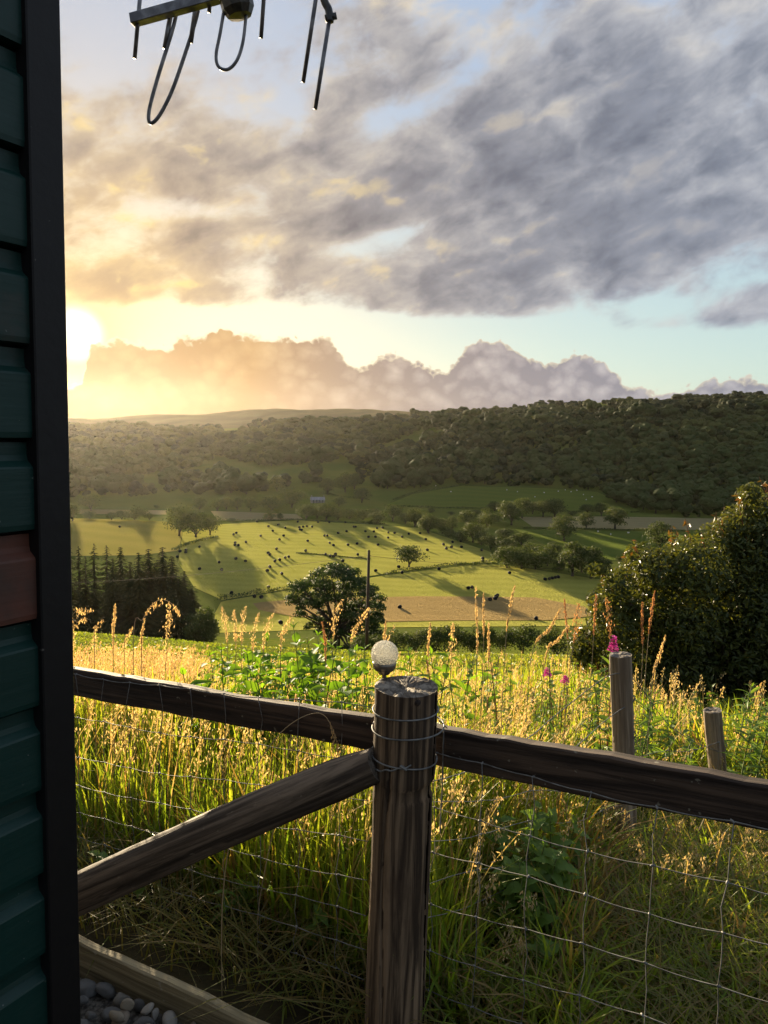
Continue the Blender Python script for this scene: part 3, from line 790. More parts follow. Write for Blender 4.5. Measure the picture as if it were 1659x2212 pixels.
# the big oak below the slope
def big_oak():
    r = np.random.default_rng(5)
    Y = 150.0
    base = at(727, 1400, Y); base.z = float(ground(base.x, Y)) - .2
    px = Y / FPX
    root = add('oak_tree', None, None, base)
    top = (at(727, 1221, Y).z - base.z)
    lob = []                                     # image offsets of the foliage masses (centre x, y, radius)
    for (x, y, rr) in [(655, 1262, 26), (690, 1242, 25), (735, 1238, 26), (770, 1258, 24), (635, 1290, 20), (665, 1298, 24), (705, 1275, 26), (745, 1280, 26), (790, 1275, 22), (808, 1305, 22), (775, 1315, 26),
                       (745, 1330, 22), (812, 1335, 20), (795, 1355, 20), (640, 1312, 15), (680, 1322, 14), (765, 1352, 20), (720, 1235, 20), (755, 1243, 18), (700, 1300, 20), (730, 1300, 18), (820, 1320, 12), (628, 1278, 12), (785, 1338, 18), (700, 1352, 17), (738, 1362, 20), (790, 1374, 20), (814, 1362, 15), (755, 1382, 18), (715, 1378, 15), (668, 1345, 12), (775, 1392, 16)]:
        for dy in (-.55, .0, .55):
            rad = rr * px * r.uniform(.72, .98)
            lob.append((np.array([(x - 727) * px + r.normal(0, .5), dy * 8.0 * r.uniform(.6, 1.2), at(x, y, Y).z - base.z + r.normal(0, .4)]), rad))
    V, Q = [], []; off = 0
    for c, lr in lob:
        n = int(110 * lr * lr) + 60
        d = sphere_dirs(n, r); d[:, 2] = np.where(d[:, 2] < -.35, -d[:, 2] * .5, d[:, 2])
        C = c + d * lr * r.uniform(.6, 1.12, (n, 1)) * np.array([1.1, 1.1, .7])
        v, q = leaf_quads(C, d + np.array([0, 0, .4]), .20, r)
        V.append(v); Q.append(q + off); off += len(v)
    add('crown', make_mesh('crown', np.concatenate(V), np.concatenate(Q), None, (MAT['oak_foliage'],)), root)
    mb = MB()
    fk = top * .26
    mb.tube([(0, 0, -1), (0, 0, .4), (.15, 0, fk * .6), (.1, 0, fk)], [1.0, .78, .62, .6], 9)
    add('trunk', mb.mesh('trunk', MAT['bark'], smooth=True), root)
    for i in range(0, len(lob), 3):
        c = lob[i][0]; mb = MB()
        mid = np.array([c[0] * .5, c[1] * .5, fk + (c[2] - fk) * .45]) + r.normal(0, .35, 3)
        mb.tube([(0.1, 0, fk * .85), tuple((mid + np.array([0, 0, fk])) / 2 + r.normal(0, .2, 3)), tuple(mid), tuple((mid + c) / 2 + r.normal(0, .25, 3)), tuple(c)], [.42, .34, .24, .15, .05], 6)
        add('limb', mb.mesh('limb', MAT['bark'], smooth=True), root)
    tag(root, 'big spreading dark oak below the near slope with limbs showing through', 'tree')
big_oak()

# spruces left of the oak
def spruce_mesh(seed, dense=1.0):
    r = np.random.default_rng(seed)
    V, T = [], []; n = 0
    H = 1.0
    for z in np.linspace(.10, .985, 46):
        rad = (.200 * (1 - z) ** .80 + .012) * r.uniform(.82, 1.12)
        nb = int((7 + 9 * (1 - z)) * dense)
        for k_ in range(nb):
            a = r.uniform(0, 2 * math.pi); L = rad * r.uniform(.65, 1.15)
            dx, dy = math.cos(a), math.sin(a); px_, py_ = -dy, dx
            droop = r.uniform(.15, .55) * L
            for s_ in range(5):
                f0 = .12 + s_ * .18; f1 = f0 + .24
                w_ = L * .17 * (1.15 - f0) * r.uniform(.7, 1.3)
                z0 = z - droop * f0 ** 1.3; z1 = z - droop * f1 ** 1.3 - r.uniform(0, .012)
                sd_ = r.uniform(-.6, .6) * w_
                V += [(dx * L * f0 + px_ * w_, dy * L * f0 + py_ * w_, z0 - w_ * r.uniform(.2, .7)), (dx * L * f0 - px_ * w_, dy * L * f0 - py_ * w_, z0 - w_ * r.uniform(.2, .7)),
                      (dx * L * f1 + px_ * sd_, dy * L * f1 + py_ * sd_, z1), (dx * L * f0, dy * L * f0, z0 + .006)]
                T += [(n, n + 2, n + 3), (n + 3, n + 2, n + 1)]; n += 4
    cm = make_mesh('crown', np.array(V), None, np.array(T), (MAT['spruce_needles'],))
    mb = MB(); mb.tube([(0, 0, -.03), (0, 0, .3), (0, 0, .7), (0, 0, .99)], [.016, .012, .007, .002], 6)
    return cm, mb.mesh('trunk', MAT['bark'], smooth=True)
SPR = [spruce_mesh(s_) for s_ in (1, 2, 3)]
SPR_THIN = [spruce_mesh(s_, .5) for s_ in (4, 5)]
def spruces():
    items = [(150, 1172, 60, 1), (172, 1178, 54, 1), (205, 1172, 60, 1), (232, 1176, 66, 1), (262, 1180, 70, 0), (300, 1192, 80, 0), (322, 1184, 86, 0), (352, 1180, 90, 0), (372, 1200, 90, 0), (398, 1232, 84, 0),
             (282, 1212, 74, 0), (186, 1200, 60, 1), (245, 1205, 62, 0), (335, 1215, 80, 0), (415, 1268, 70, 0), (385, 1248, 80, 0), (130, 1180, 66, 1), (100, 1175, 70, 1), (60, 1180, 70, 1)]
    rr = random.Random(3)
    for i, (x, y, w, thin) in enumerate(items):
        Y = 132 + (i % 5) * 4.0 + (8 if thin else 0)
        X = ray(x, 1300).x * Y
        g = float(ground(X, Y)); top = CAM.z + ray(x, y).z * Y
        cm, tm = rr.choice(SPR_THIN if thin else SPR)
        o = add('spruce_tree', None, None, (X, Y, g))
        o.scale = (w * Y / FPX / .27, w * Y / FPX / .27, top - g); o.rotation_euler = (0, 0, rr.uniform(0, 6))
        add('crown', cm, o); add('trunk', tm, o)
        tag(o, 'thin browned spruce with sparse branches in the plantation' if thin else 'full dark spruce in the plantation beside the near pasture', 'tree',
            'thin browned spruces' if thin else 'full dark spruces')
    for i, (x, y, w) in enumerate([(440, 1300, 60), (455, 1325, 40), (425, 1320, 60)]):
        Y = 126.0
        X = ray(x, 1300).x * Y; g = float(ground(X, Y)); top = CAM.z + ray(x, y).z * Y
        tree('tree', 'tallish', Vector((X, Y, g - .2)), w * Y / FPX, top - g, 'rounded broadleaf tree at the edge of the spruce plantation', 'broadleaf trees edging the spruces', 'tree', 40 + i)
spruces()

# ------------------------------------------------------------------ hedges and bales in the meadows
def hedge(pts, h, w, label, seed):
    r = np.random.default_rng(seed)
    P = [hit(x, y) for x, y in pts]
    C = []
    for a, b in zip(P[:-1], P[1:]):
        L = (b - a).length
        n = int(L * 26)
        f_ = r.uniform(0, 1, n)
        X = a.x + (b.x - a.x) * f_ + r.normal(0, w * .4, n); Y = a.y + (b.y - a.y) * f_ + r.normal(0, w * .4, n)
        hh = h * (.75 + .35 * np.sin(f_ * L * .23 + seed) * np.sin(f_ * L * .071 + 2 * seed))
        C.append(np.stack([X, Y, ground(X, Y) + r.uniform(0, 1, n) ** .8 * hh], -1))
    C = np.concatenate(C); c0 = C.mean(0)
    V, Q = leaf_quads(C - c0, r.normal(size=C.shape) + np.array([0, 0, .8]), .26, r)
    o = add('hedge', make_mesh('hedge', V, Q, None, (MAT['tree_foliage'],)), None, tuple(c0))
    tag(o, label, 'hedge')
hedge([(470, 1299), (540, 1287), (640, 1271)], 2.0, 1.6, 'low hedge dividing the meadows left of the big oak', 1)
hedge([(830, 1242), (920, 1228), (1010, 1220), (1072, 1217)], 1.6, 1.6, 'hedge running from the lone oak to the river trees', 2)
hedge([(640, 1195), (700, 1199), (770, 1206), (800, 1207)], .5, .9, 'thin strip of uncut grass across the hay meadow', 3)
hedge([(830, 1093), (950, 1098), (1100, 1104), (1392, 1107)], 1.6, 1.4, 'hedge along the foot of the green sheep field', 4)
hedge([(1130, 1142), (1300, 1145), (1480, 1148)], 1.4, 1.2, 'hedge between the pale field and the rough pasture', 5)
hedge([(372, 1190), (410, 1175), (470, 1160)], 1.6, 1.4, 'hedge between the knoll and the hay meadow', 6)
hedge([(470, 1125), (640, 1124), (830, 1133)], 1.2, 1.2, 'hedge along the far edge of the hay meadow', 7)
hedge([(690, 1065), (740, 1074), (800, 1080)], 1.3, 1.2, 'hedge on the bank beside the farmhouse', 8)
hedge([(850, 1080), (900, 1063), (990, 1050)], 1.6, 1.4, 'hedge climbing the side of the green sheep field', 9)

def bales():
    mb = MB()
    prof = [(.0, -.60), (.30, -.605), (.50, -.58), (.585, -.52), (.62, -.40), (.635, .0), (.62, .40), (.585, .52), (.50, .58), (.30, .605), (.0, .60)]
    mb.lathe(prof, 14)
    me = mb.mesh('bale', MAT['bale_wrap'], smooth=True)
    up = [(898, 613), (948, 634), (991, 627), (967, 654), (1021, 641), (1014, 675), (914, 676), (996, 692), (808, 663), (796, 670), (850, 703), (803, 706), (802, 716), (817, 717), (648, 724), (589, 738), (588, 748), (563, 744), (551, 768),
          (983, 733), (806, 776), (848, 787), (733, 792), (744, 825), (648, 821), (947, 751), (954, 758), (997, 781), (976, 787), (1021, 772), (1036, 768), (954, 812), (943, 829), (1006, 842), (1083, 638), (1099, 636), (1085, 648), (1093, 650),
          (1115, 634), (1138, 636), (1119, 698), (1192, 675), (1204, 675), (1110, 741), (1215, 707), (1231, 717), (1197, 757), (1217, 764), (1231, 766), (1240, 756), (1252, 663), (1288, 656), (1294, 715), (1271, 787), (1334, 710), (1337, 758),
          (1320, 636), (1328, 636), (1370, 656), (1384, 681), (1407, 657), (1414, 680), (1425, 715), (1421, 642), (1445, 640), (1470, 661), (1469, 684), (1497, 663), (1530, 680), (1559, 667), (1608, 664), (1633, 691), (1640, 738), (1515, 812),
          (1415, 829), (1164, 616), (1213, 616), (1283, 616), (1076, 614), (787, 927), (948, 902)]
    up3 = [(268, 702), (280, 720), (303, 713), (345, 713), (307, 692), (342, 688), (436, 762), (436, 774), (432, 727)]
    r = random.Random(9)
    def put(xi, yi, label, group=None):
        p = hit(xi, yi)
        o = add('hay_bale', me, None, (p.x, p.y, p.z + .55 + .15))
        o.rotation_euler = (R(90), 0, r.uniform(-.6, .9)); s_ = r.uniform(.94, 1.06); o.scale = (s_,) * 3
        tag(o, label, 'bale', group)
    for x, y in up:
        put(*R2(x, y + 4), 'black wrapped round bale lying on the long hay meadow', 'bales on the long hay meadow')
    for x, y in up3:
        put(*R3(x, y + 4), 'black wrapped round bale lying on the long hay meadow', 'bales on the long hay meadow')
    put(*R2(300, 640), 'single black bale in the strip beyond the knoll')
    for x, y in [(887, 946), (917, 949)]:
        put(*R2(x, y), 'black bale of the pair under the dividing hedge left of the oak', 'pair of bales under the dividing hedge')
    put(*R2(1530, 841), 'black bale in the shade below the lone round oak')
    put(*R2(1520, 993), 'single black bale on the tan stubble with a long shadow')
    put(*R2(1001, 1061), 'dark bale half hidden behind the grass tops left of the oak')
    put(*R3(249, 812), 'black bale just below the hedge right of the lone oak')
    put(*R3(551, 829), 'single black bale near the willow bushes in the lower meadow')
    for x, y in [(704, 857), (722, 855), (735, 852), (748, 849), (760, 847)]:
        put(*R3(x, y), 'black bale in the row set close together by the willow belt', 'row of bales by the willow belt')
    for x, y in [(375, 895), (391, 892)]:
        put(*R3(x, y), 'black bale of the pair on the edge of the shadow stripe', 'pair of bales on the shadow edge')
    for x, y in [(467, 945), (489, 941), (494, 933), (499, 927)]:
        put(*R3(x, y), 'black bale in the tight group on the shaded stubble', 'group of bales on the shaded stubble')
    put(*R3(665, 1027), 'black bale at the foot of the stubble above the hawthorn hedge')
bales()

# ------------------------------------------------------------------ farmhouse and sheep
def farmhouse():
    p = hit(*R2(1162, 530))
    root = add('farmhouse', None, None, (p.x, p.y, p.z - 1.2), (0, 0, R(12)), .72)
    mb = MB(); mb.box(-7, 7, -3.2, 3.2, -1, 4.6); add('wall', mb.mesh('wall', MAT['house_wall']), root)
    mb = MB()
    V = [(-7.4, -3.6, 4.5), (7.4, -3.6, 4.5), (7.4, 3.6, 4.5), (-7.4, 3.6, 4.5), (-7.4, 0, 7.6), (7.4, 0, 7.6)]
    mb.raw(V, [(0, 1, 5, 4), (2, 3, 4, 5), (0, 3, 2, 1)], [(0, 4, 3), (1, 2, 5)])
    rf = add('roof', mb.mesh('roof', MAT['slate']), root)
    for x in (-6.2, 6.2):
        mb = MB(); mb.box(x - .5, x + .5, -.5, .5, 6.8, 9.0); mb.box(x - .6, x + .6, -.6, .6, 8.7, 8.95)
        add('chimney', mb.mesh('chimney', MAT['house_wall']), rf)
    for x in (-4.6, -1.4, 1.8, 4.8):
        for z in (1.0, 3.1):
            mb = MB(); mb.box(x - .5, x + .5, -3.26, -3.1, z, z + 1.1)
            add('window', mb.mesh('window', MAT['window_glass']), root)
    mb = MB(); mb.box(.0, .95, -3.27, -3.1, 0, 2.1); add('door', mb.mesh('door', MAT['bark']), root)
    tag(root, 'small stone farmhouse with grey slate roof among the far trees', 'house')
farmhouse()
def sheep():
    mb = MB()
    mb.lathe([(.0, -.55), (.22, -.50), (.32, -.25), (.34, .1), (.30, .4), (.12, .55), (0, .57)], 9)
    V, Q, T = mb.arrays()
    V = np.stack([V[:, 2], V[:, 0], V[:, 1] + .62], -1)
    m2 = MB(); m2.raw(V, Q, T)
    m2.tube([(.5, 0, .7), (.66, 0, .82), (.84, 0, .74)], [.14, .12, .06], 6)
    for sx in (-.34, .34):
        for sy in (-.15, .15):
            m2.tube([(sx, sy, 0), (sx, sy, .45)], .05, 5)
    me = m2.mesh('sheep', MAT['wool'], smooth=True)
    r = random.Random(4)
    for (x, y) in [(790, 470), (815, 478), (840, 472), (868, 490), (760, 476), (700, 482), (905, 500), (880, 512), (660, 500), (235, 452), (300, 478), (540, 470), (585, 478), (930, 650), (985, 662), (1060, 655)]:
        p = hit(*R3(x, y))
        o = add('sheep', me, None, (p.x, p.y, p.z + .1), (0, 0, r.uniform(0, 6.28)))
        lo = y > 600
        tag(o, 'pale sheep grazing the rough pasture beyond the river' if lo else 'pale sheep grazing the green field under the wood', 'sheep', 'sheep in the rough pasture' if lo else 'sheep in the green field')
sheep()

# ------------------------------------------------------------------ woods on the hills
def inside(px_, py_, poly):
    c = np.zeros(len(px_), bool)
    n = len(poly)
    for i in range(n):
        x1, y1 = poly[i]; x2, y2 = poly[(i + 1) % n]
        m_ = ((y1 > py_) != (y2 > py_)) & (px_ < (x2 - x1) * (py_ - y1) / (y2 - y1 + 1e-9) + x1)
        c ^= m_
    return c
ICO_V, ICO_T = None, None
def hull(cs, seed):
    '''bumpy solid masses that fill the lobes of a far crown'''
    global ICO_V, ICO_T
    import bmesh
    if ICO_V is None:
        bm = bmesh.new(); bmesh.ops.create_icosphere(bm, subdivisions=2, radius=1)
        ICO_V = np.array([tuple(v.co) for v in bm.verts]); ICO_T = np.array([[v.index for v in f.verts] for f in bm.faces]); bm.free()
    r = np.random.default_rng(seed); V, T = [], []; off = 0
    for c, lr in cs:
        q = ICO_V * (lr * .92) * (1 + r.normal(0, .11, (len(ICO_V), 1))) * np.array([1.1, 1.1, .85]) + c
        V.append(q); T.append(ICO_T + off); off += len(q)
    return np.concatenate(V), np.concatenate(T)
def woods():
    r = np.random.default_rng(21)
    poly = [
        ([(1750, 1130), (1400, 1114), (1330, 1086), (1290, 1060), (1200, 1053), (1040, 1047), (850, 1046), (780, 1024), (760, 1000), (830, 975), (900, 958), (1000, 932), (1150, 900), (1300, 886), (1450, 878), (1750, 866)], 1.0),
        ([(690, 1002), (560, 1008), (470, 985), (480, 955), (560, 925), (640, 893), (760, 900), (870, 915), (900, 935), (850, 955), (760, 985)], .95),
        ([(-170, 1040), (-170, 925), (300, 915), (480, 930), (470, 985), (430, 1012), (150, 1045)], .85),
        ([(350, 1068), (360, 1040), (430, 1028), (500, 1035), (585, 1050), (580, 1068), (470, 1068)], .9),
        ([(-170, 1085), (-170, 1050), (250, 1052), (330, 1060), (330, 1075)], .6),
        ([(840, 1060), (800, 1050), (830, 1020), (1000, 1000), (1010, 1046)], .9),
        ([(860, 930), (900, 898), (1100, 885), (1250, 880), (1250, 900), (1000, 932)], .45),
        ([(-170, 925), (-170, 908), (500, 905), (640, 890), (900, 890), (1200, 878), (1750, 858), (1750, 880), (1200, 895), (600, 925), (300, 922)], .22),
        ([(580, 1060), (760, 1000), (840, 1040), (700, 1060)], .25),
    ]
    clear = [[(1200, 892), (1340, 886), (1340, 905), (1230, 915)], [(840, 965), (915, 950), (920, 962), (850, 982)], [(1100, 915), (1180, 905), (1170, 922)], [(1290, 968), (1330, 958), (1335, 972)], [(500, 938), (600, 915), (610, 925), (520, 950)], [(1020, 930), (1110, 908), (1120, 918), (1040, 940)], [(1440, 895), (1560, 884), (1565, 893), (1450, 906)], [(690, 955), (760, 945), (750, 968)]]
    n = 36000
    Y = r.uniform(480, 1500, n); u = r.uniform(-.66, .64, n); X = u * Y
    keepw = r.uniform(0, 1500, n) < Y                    # even spread over the land
    X, Y = X[keepw], Y[keepw]
    Z = ground(X, Y)
    ix, iy = project(np.stack([X, Y, Z], -1))
    pr = np.zeros(len(X))
    for p_, d_ in poly:
        pr = np.where(inside(ix, iy, p_), np.maximum(pr, d_), pr)
    for p_ in clear:
        pr = np.where(inside(ix, iy, p_), pr * .04, pr)
    pr = pr * np.clip(.62 + .75 * (.5 + .5 * np.sin(X * .019 + 2 * np.sin(Y * .011)) * np.cos(Y * .023 + X * .007)), 0, 1)
    k_ = r.uniform(0, 1, len(X)) < pr
    X, Y, Z, ix, iy = X[k_], Y[k_], Z[k_], ix[k_], iy[k_]
    # thin out trees standing on each other
    cell = {}
    keep = []
    for i in np.argsort(Y):
        c = (int(X[i] // 7.5), int(Y[i] // 10))
        if c in cell:
            continue
        cell[c] = 1; keep.append(i)
    X, Y, Z = X[keep], Y[keep], Z[keep]
    # hidden slope behind the ridge needs no trees
    Hh = r.uniform(6.5, 17, len(X)) * np.where(r.uniform(0, 1, len(X)) < .18, .55, 1) * np.where(r.uniform(0, 1, len(X)) < .12, 1.3, 1)
    vis = np.ones(len(X), bool)
    for f_ in np.linspace(.55, .97, 22):
        g = ground(X * f_, Y * f_)
        vis &= ~(CAM.z + (Z + Hh + 4 - CAM.z) * f_ < g)
    X, Y, Z, Hh = X[vis], Y[vis], Z[vis], Hh[vis]
    # prototypes
    protos = []
    for s_ in range(8):
        V, Q, cs = crown(200 + s_, 7, 46, .075, low=.0, wid=.46 + .05 * (s_ % 3))
        hv, ht = hull(cs, 200 + s_)
        protos.append((V, Q, hv, ht))
    full = []
    for s_ in range(5):
        V, Q, cs = crown(300 + s_, 12, 520, .040, low=.02, wid=.47 + .05 * (s_ % 3))
        hv, ht = hull(cs, 300 + s_)
        mbc = MB(); mbc.raw(V, Q); mbc.raw(hv, None, ht)
        tm = limbs(300 + s_, cs, n=3, sides=5)
        full.append((mbc.mesh('crown', MAT['far_foliage']), tm.mesh('trunk', MAT['bark'], smooth=True)))
    order = np.argsort(-Hh / Y)
    big, rest = order[:300], order[300:]
    for i in big:
        cm, tm = full[r.integers(5)]
        o = add('tree', None, None, (X[i], Y[i], Z[i] - .3), (0, 0, r.uniform(0, 6.28)))
        w_ = Hh[i] * r.uniform(.85, 1.15); o.scale = (w_, w_, Hh[i])
        add('crown', cm, o); add('trunk', tm, o)
        jx, jy = project(np.array([[X[i], Y[i], Z[i]]])); jx, jy = jx[0], jy[0]
        if jx > 1390 and jy > 1040:
            tag(o, 'broadleaf tree at the foot of the wood beside the pale cut field', 'tree', 'trees at the foot of the wood by the pale field')
        elif jx > 840 and jy > 1020:
            tag(o, 'broadleaf tree on the wood edge along the top of the sheep field', 'tree', 'edge trees above the sheep field')
        elif jx > 840:
            tag(o, 'broadleaf tree inside the wood higher up above the sheep field', 'tree', 'trees inside the wood above the sheep field')
        elif jy > 1022:
            tag(o, 'broadleaf tree in the copse between the farmhouse and the knoll', 'tree', 'trees of the copse by the farmhouse')
        else:
            tag(o, 'broadleaf tree in the wood on the hazy slope behind the farmhouse', 'tree', 'trees of the hazy wood')
    VV, QQ, TT, CC = [], [], [], []; off = 0
    for i in rest:
        V, Q, hv, ht = protos[r.integers(8)]; nq = len(V); V = np.concatenate([V, hv])
        a = r.uniform(0, 6.28); c_, s__ = math.cos(a), math.sin(a)
        w_ = Hh[i] * r.uniform(.7, 1.4)
        v = np.stack([(V[:, 0] * c_ - V[:, 1] * s__) * w_ + X[i], (V[:, 0] * s__ + V[:, 1] * c_) * w_ + Y[i], V[:, 2] * Hh[i] + Z[i] - .3], -1)
        VV.append(v); QQ.append(Q + off); TT.append(ht + off + nq); off += len(V)
        tone = np.clip(.5 + .35 * math.sin(X[i] * .011 + 1) * math.cos(Y[i] * .013) + r.normal(0, .28), 0, 1)
        cc_ = np.array((.012, .026, .008)) * (1 - tone) + np.array((.075, .088, .022)) * tone
        CC.append(np.concatenate([np.repeat(cc_[None] * r.uniform(.8, 1.25, (nq // 4, 1)), 4, axis=0), np.repeat(cc_[None] * .9, len(hv), axis=0)]))
    o = add('woodland', make_mesh('woodland', np.concatenate(VV), np.concatenate(QQ), np.concatenate(TT), (MAT['wood_foliage'],), None, False, np.concatenate(CC)))
    stuff(o, 'dense broadleaf woodland covering the far hillsides', 'woodland')
    print('woods', len(big), len(rest))
woods()

# ------------------------------------------------------------------ telegraph poles and line
def poles():
    spots = [(-140, 1140, 1330, 92.0), (797, 1190, 1400, 52.0), (1900, 1400, 1560, 40.0)]
    tops = []
    for i, (x, yt, yb, Y) in enumerate(spots):
        d = ray(x, yt); X = d.x * Y; g = float(ground(X, Y)); zt = CAM.z + d.z * Y
        if i != 1:
            zt = g + 7.0
        o = add('telegraph_pole', None, None, (X, Y, g))
        mb = MB(); mb.tube([(0, 0, -.5), (0, 0, 2), (0, 0, zt - g)], [.13, .12, .095], 9)
        add('shaft', mb.mesh('shaft', MAT['pole_wood'], smooth=True), o)
        mb = MB(); mb.lathe([(0, zt - g + .08), (.05, zt - g + .06), (.1, zt - g - .01)], 9); add('cap', mb.mesh('cap', MAT['pole_wood']), o)
        mb = MB(); mb.tube([(.09, -.03, zt - g - .35), (.17, -.03, zt - g - .35)], .03, 7); mb.lathe([(.0, 0), (.03, .01), (.035, .05), (0, .08)], 7)
        add('insulator', mb.mesh('insulator', MAT['black_plastic']), o)
        tag(o, ['dark telegraph pole far along the line behind the hut', 'dark wooden telegraph pole rising behind the globe lamp', 'dark telegraph pole down the slope behind the leafy shrub'][i], 'pole')
        tops.append(Vector((X, Y, zt - .35)))
    for i, (a, b) in enumerate(zip(tops[:-1], tops[1:])):
        pts = []
        sag = (.9, .9)[i]
        for f_ in np.linspace(0, 1, 40):
            p = a.lerp(b, f_); p.z -= sag * 4 * f_ * (1 - f_); pts.append(p)
        mb = MB(); mb.tube(pts, .012, 5)
        tag(add('overhead_line', mb.mesh('overhead_line', MAT['pole_wood'])), ['thin dark line running from the pole towards the hut', 'thin dark line falling from the pole towards the shrub'][i], 'cable')
poles()
# ------------------------------------------------------------------ hut wall on the left
def frame_from(z_axis, x_hint):
    z_ = Vector(z_axis).normalized(); x_ = Vector(x_hint); x_ = (x_ - z_ * x_.dot(z_)).normalized(); y_ = z_.cross(x_)
    return Matrix(((x_.x, y_.x, z_.x), (x_.y, y_.y, z_.y), (x_.z, y_.z, z_.z)))
def place(o, origin, rot3):
    o.matrix_world = Matrix.Translation(origin) @ rot3.to_4x4()
def build_hut():
    vp = ray(1816, 953); w = Vector((vp.x, vp.y, 0)).normalized()
    c = at(142.5, 1106, 1.1)
    ang = math.atan2(-w.y, -w.x)
    root = add('garden_hut', None, None, (c.x, c.y, 0), (0, 0, ang))
    # local x runs back along the wall from the corner, local y points out of the wall
    L, TRIM = 3.2, .052
    pitch = .1315; z0 = 1.536
    for k_ in range(-12, 10):
        zt = z0 + k_ * pitch                       # upper edge of the flat face
        zb = zt - pitch * .72
        if zb < .05:
            continue
        mb = MB()
        pr = [(-.03, zb - .001), (.0, zb + .004), (.0015, zb + .012), (.0015, zt - .003), (.0, zt), (-.011, zt + .008), (-.0132, zt + .016), (-.0135, zt + pitch * .28 - .003), (-.03, zt + pitch * .28 - .003)]
        xs = [TRIM - .004, .5, 1.2, 2.0, L]
        V = [(x_, y_, z_) for x_ in xs for (y_, z_) in pr]; n = len(pr)
        Q = [(i * n + j, i * n + j + 1, (i + 1) * n + j + 1, (i + 1) * n + j) for i in range(len(xs) - 1) for j in range(n - 1)]
        mb.raw(V, Q)
        o = add('weatherboard', mb.mesh('weatherboard', MAT['red_paint' if k_ == -1 else 'green_paint']), root)
        if k_ == -1:
            o['label'] = 'board worn to bare reddish brown'
    mb = MB(); mb.box(.0, TRIM, -.03, .012, .0, 2.72, 0, .002); add('corner_trim', mb.mesh('corner_trim', MAT['black_paint']), root)
    mb = MB(); mb.box(.004, TRIM - .005, -1.9, -.031, .0, 2.70); add('end_wall', mb.mesh('end_wall', MAT['black_paint']), root)
    mb = MB(); mb.box(TRIM, L, -1.9, -.031, .0, 2.70); add('core', mb.mesh('core', MAT['black_paint']), root)
    mb = MB(); mb.box(-.12, L + .1, -2.05, .14, 2.72, 2.78, 0, .005); add('roof', mb.mesh('roof', MAT['roof_felt']), root)
    tag(root, 'dark green weatherboarded hut with black corner trim', 'hut')
    return c
HUT_C = build_hut()

# ------------------------------------------------------------------ television aerial above
def build_aerial():
    Y = 1.98
    root = add('tv_aerial', None, None, tuple(at(520, -40, Y)))
    inv = Matrix.Translation(-root.location)
    def P(x, y, Y_=Y):
        return at(x, y, Y_) + (-root.location)
    # boom, a square tube
    a, b = P(285, 44), P(820, -104, 1.86)
    ax = (b - a)
    m_ = MB(); Ln = ax.length; h = .0125
    m_.box(-h, h, -h, h, 0, Ln, 0, .0015)
    o = add('boom', m_.mesh('boom', MAT['aerial_metal']), root); rot = frame_from(ax, (0, 0, 1))
    o.matrix_local = Matrix.Translation(a) @ rot.to_4x4()
    def rod(nm, pts, r_=.0052, mt='aerial_metal', sides=7):
        mb = MB(); mb.tube(pts, r_, sides); return add(nm, mb.mesh(nm, MAT[mt], smooth=True), root)
    def smooth(pts, n=40):
        pts = np.array([tuple(p) for p in pts]); t_ = np.linspace(0, len(pts) - 1, n)
        out = []
        for tt in t_:
            i = min(int(tt), len(pts) - 2); f_ = tt - i
            p0, p1, p2, p3 = pts[max(i - 1, 0)], pts[i], pts[i + 1], pts[min(i + 2, len(pts) - 1)]
            out.append(.5 * ((2 * p1) + (-p0 + p2) * f_ + (2 * p0 - 5 * p1 + 4 * p2 - p3) * f_ ** 2 + (-p0 + 3 * p1 - 3 * p2 + p3) * f_ ** 3))
        return out
    rod('director', [P(309, -80), P(291, 126)])
    rod('director', [P(458, -110, 1.95), P(452, 27, 1.95)])
    rod('director', [P(580, -140, 1.94), P(564, 82, 1.94)])
    rod('reflector', [P(705, -150, 1.9), P(655, 178, 1.9)])
    rod('reflector', [P(712, 40, 1.9), P(681, 236, 1.9)])
    rod('folded_dipole', smooth([P(384, 10), P(374, 60), P(340, 170), P(322, 240), P(325, 266), P(344, 250), P(372, 195), P(402, 110), P(424, 40), P(432, 0)]), .0048)
    rod('dipole_clamp', [P(370, 24), P(356, 105)], .0062)
    rod('dipole_clamp', [P(424, 10), P(412, 92)], .0062)
    rod('matching_loop', smooth([P(486, 10, 1.95), P(476, 70, 1.95), P(467, 118, 1.95), P(472, 144, 1.95), P(492, 150, 1.95), P(512, 130, 1.95), P(525, 90, 1.95), P(532, 30, 1.95)]), .0042)
    mb = MB(); mb.lathe([(.0, -.022), (.030, -.016), (.040, .0), (.043, .05), (.03, .07), (0, .07)], 10)
    o = add('junction_box', mb.mesh('junction_box', MAT['black_plastic'], smooth=False), root, tuple(P(515, 20, 1.95))); o.rotation_euler = (R(8), R(-14), 0)
    rod('bracket', smooth([P(688, -60, 1.9), P(700, 0, 1.9), P(710, 22, 1.9), P(713, 48, 1.9)], 16), .0095, 'black_plastic')
    rod('wing_nut', [P(702, 40, 1.9), P(727, 34, 1.9)], .008, 'black_plastic')
    tip = P(770, -95, 1.86)
    hut = Vector((HUT_C.x - .10, HUT_C.y - .12, 2.77)) - root.location
    rod('mounting_arm', [tip, tip + Vector((.02, -.25, .10)), hut + Vector((.15, .15, .10)), hut], .016)
    tag(root, 'weathered television aerial with hanging rods and loops above the view', 'aerial')
build_aerial()

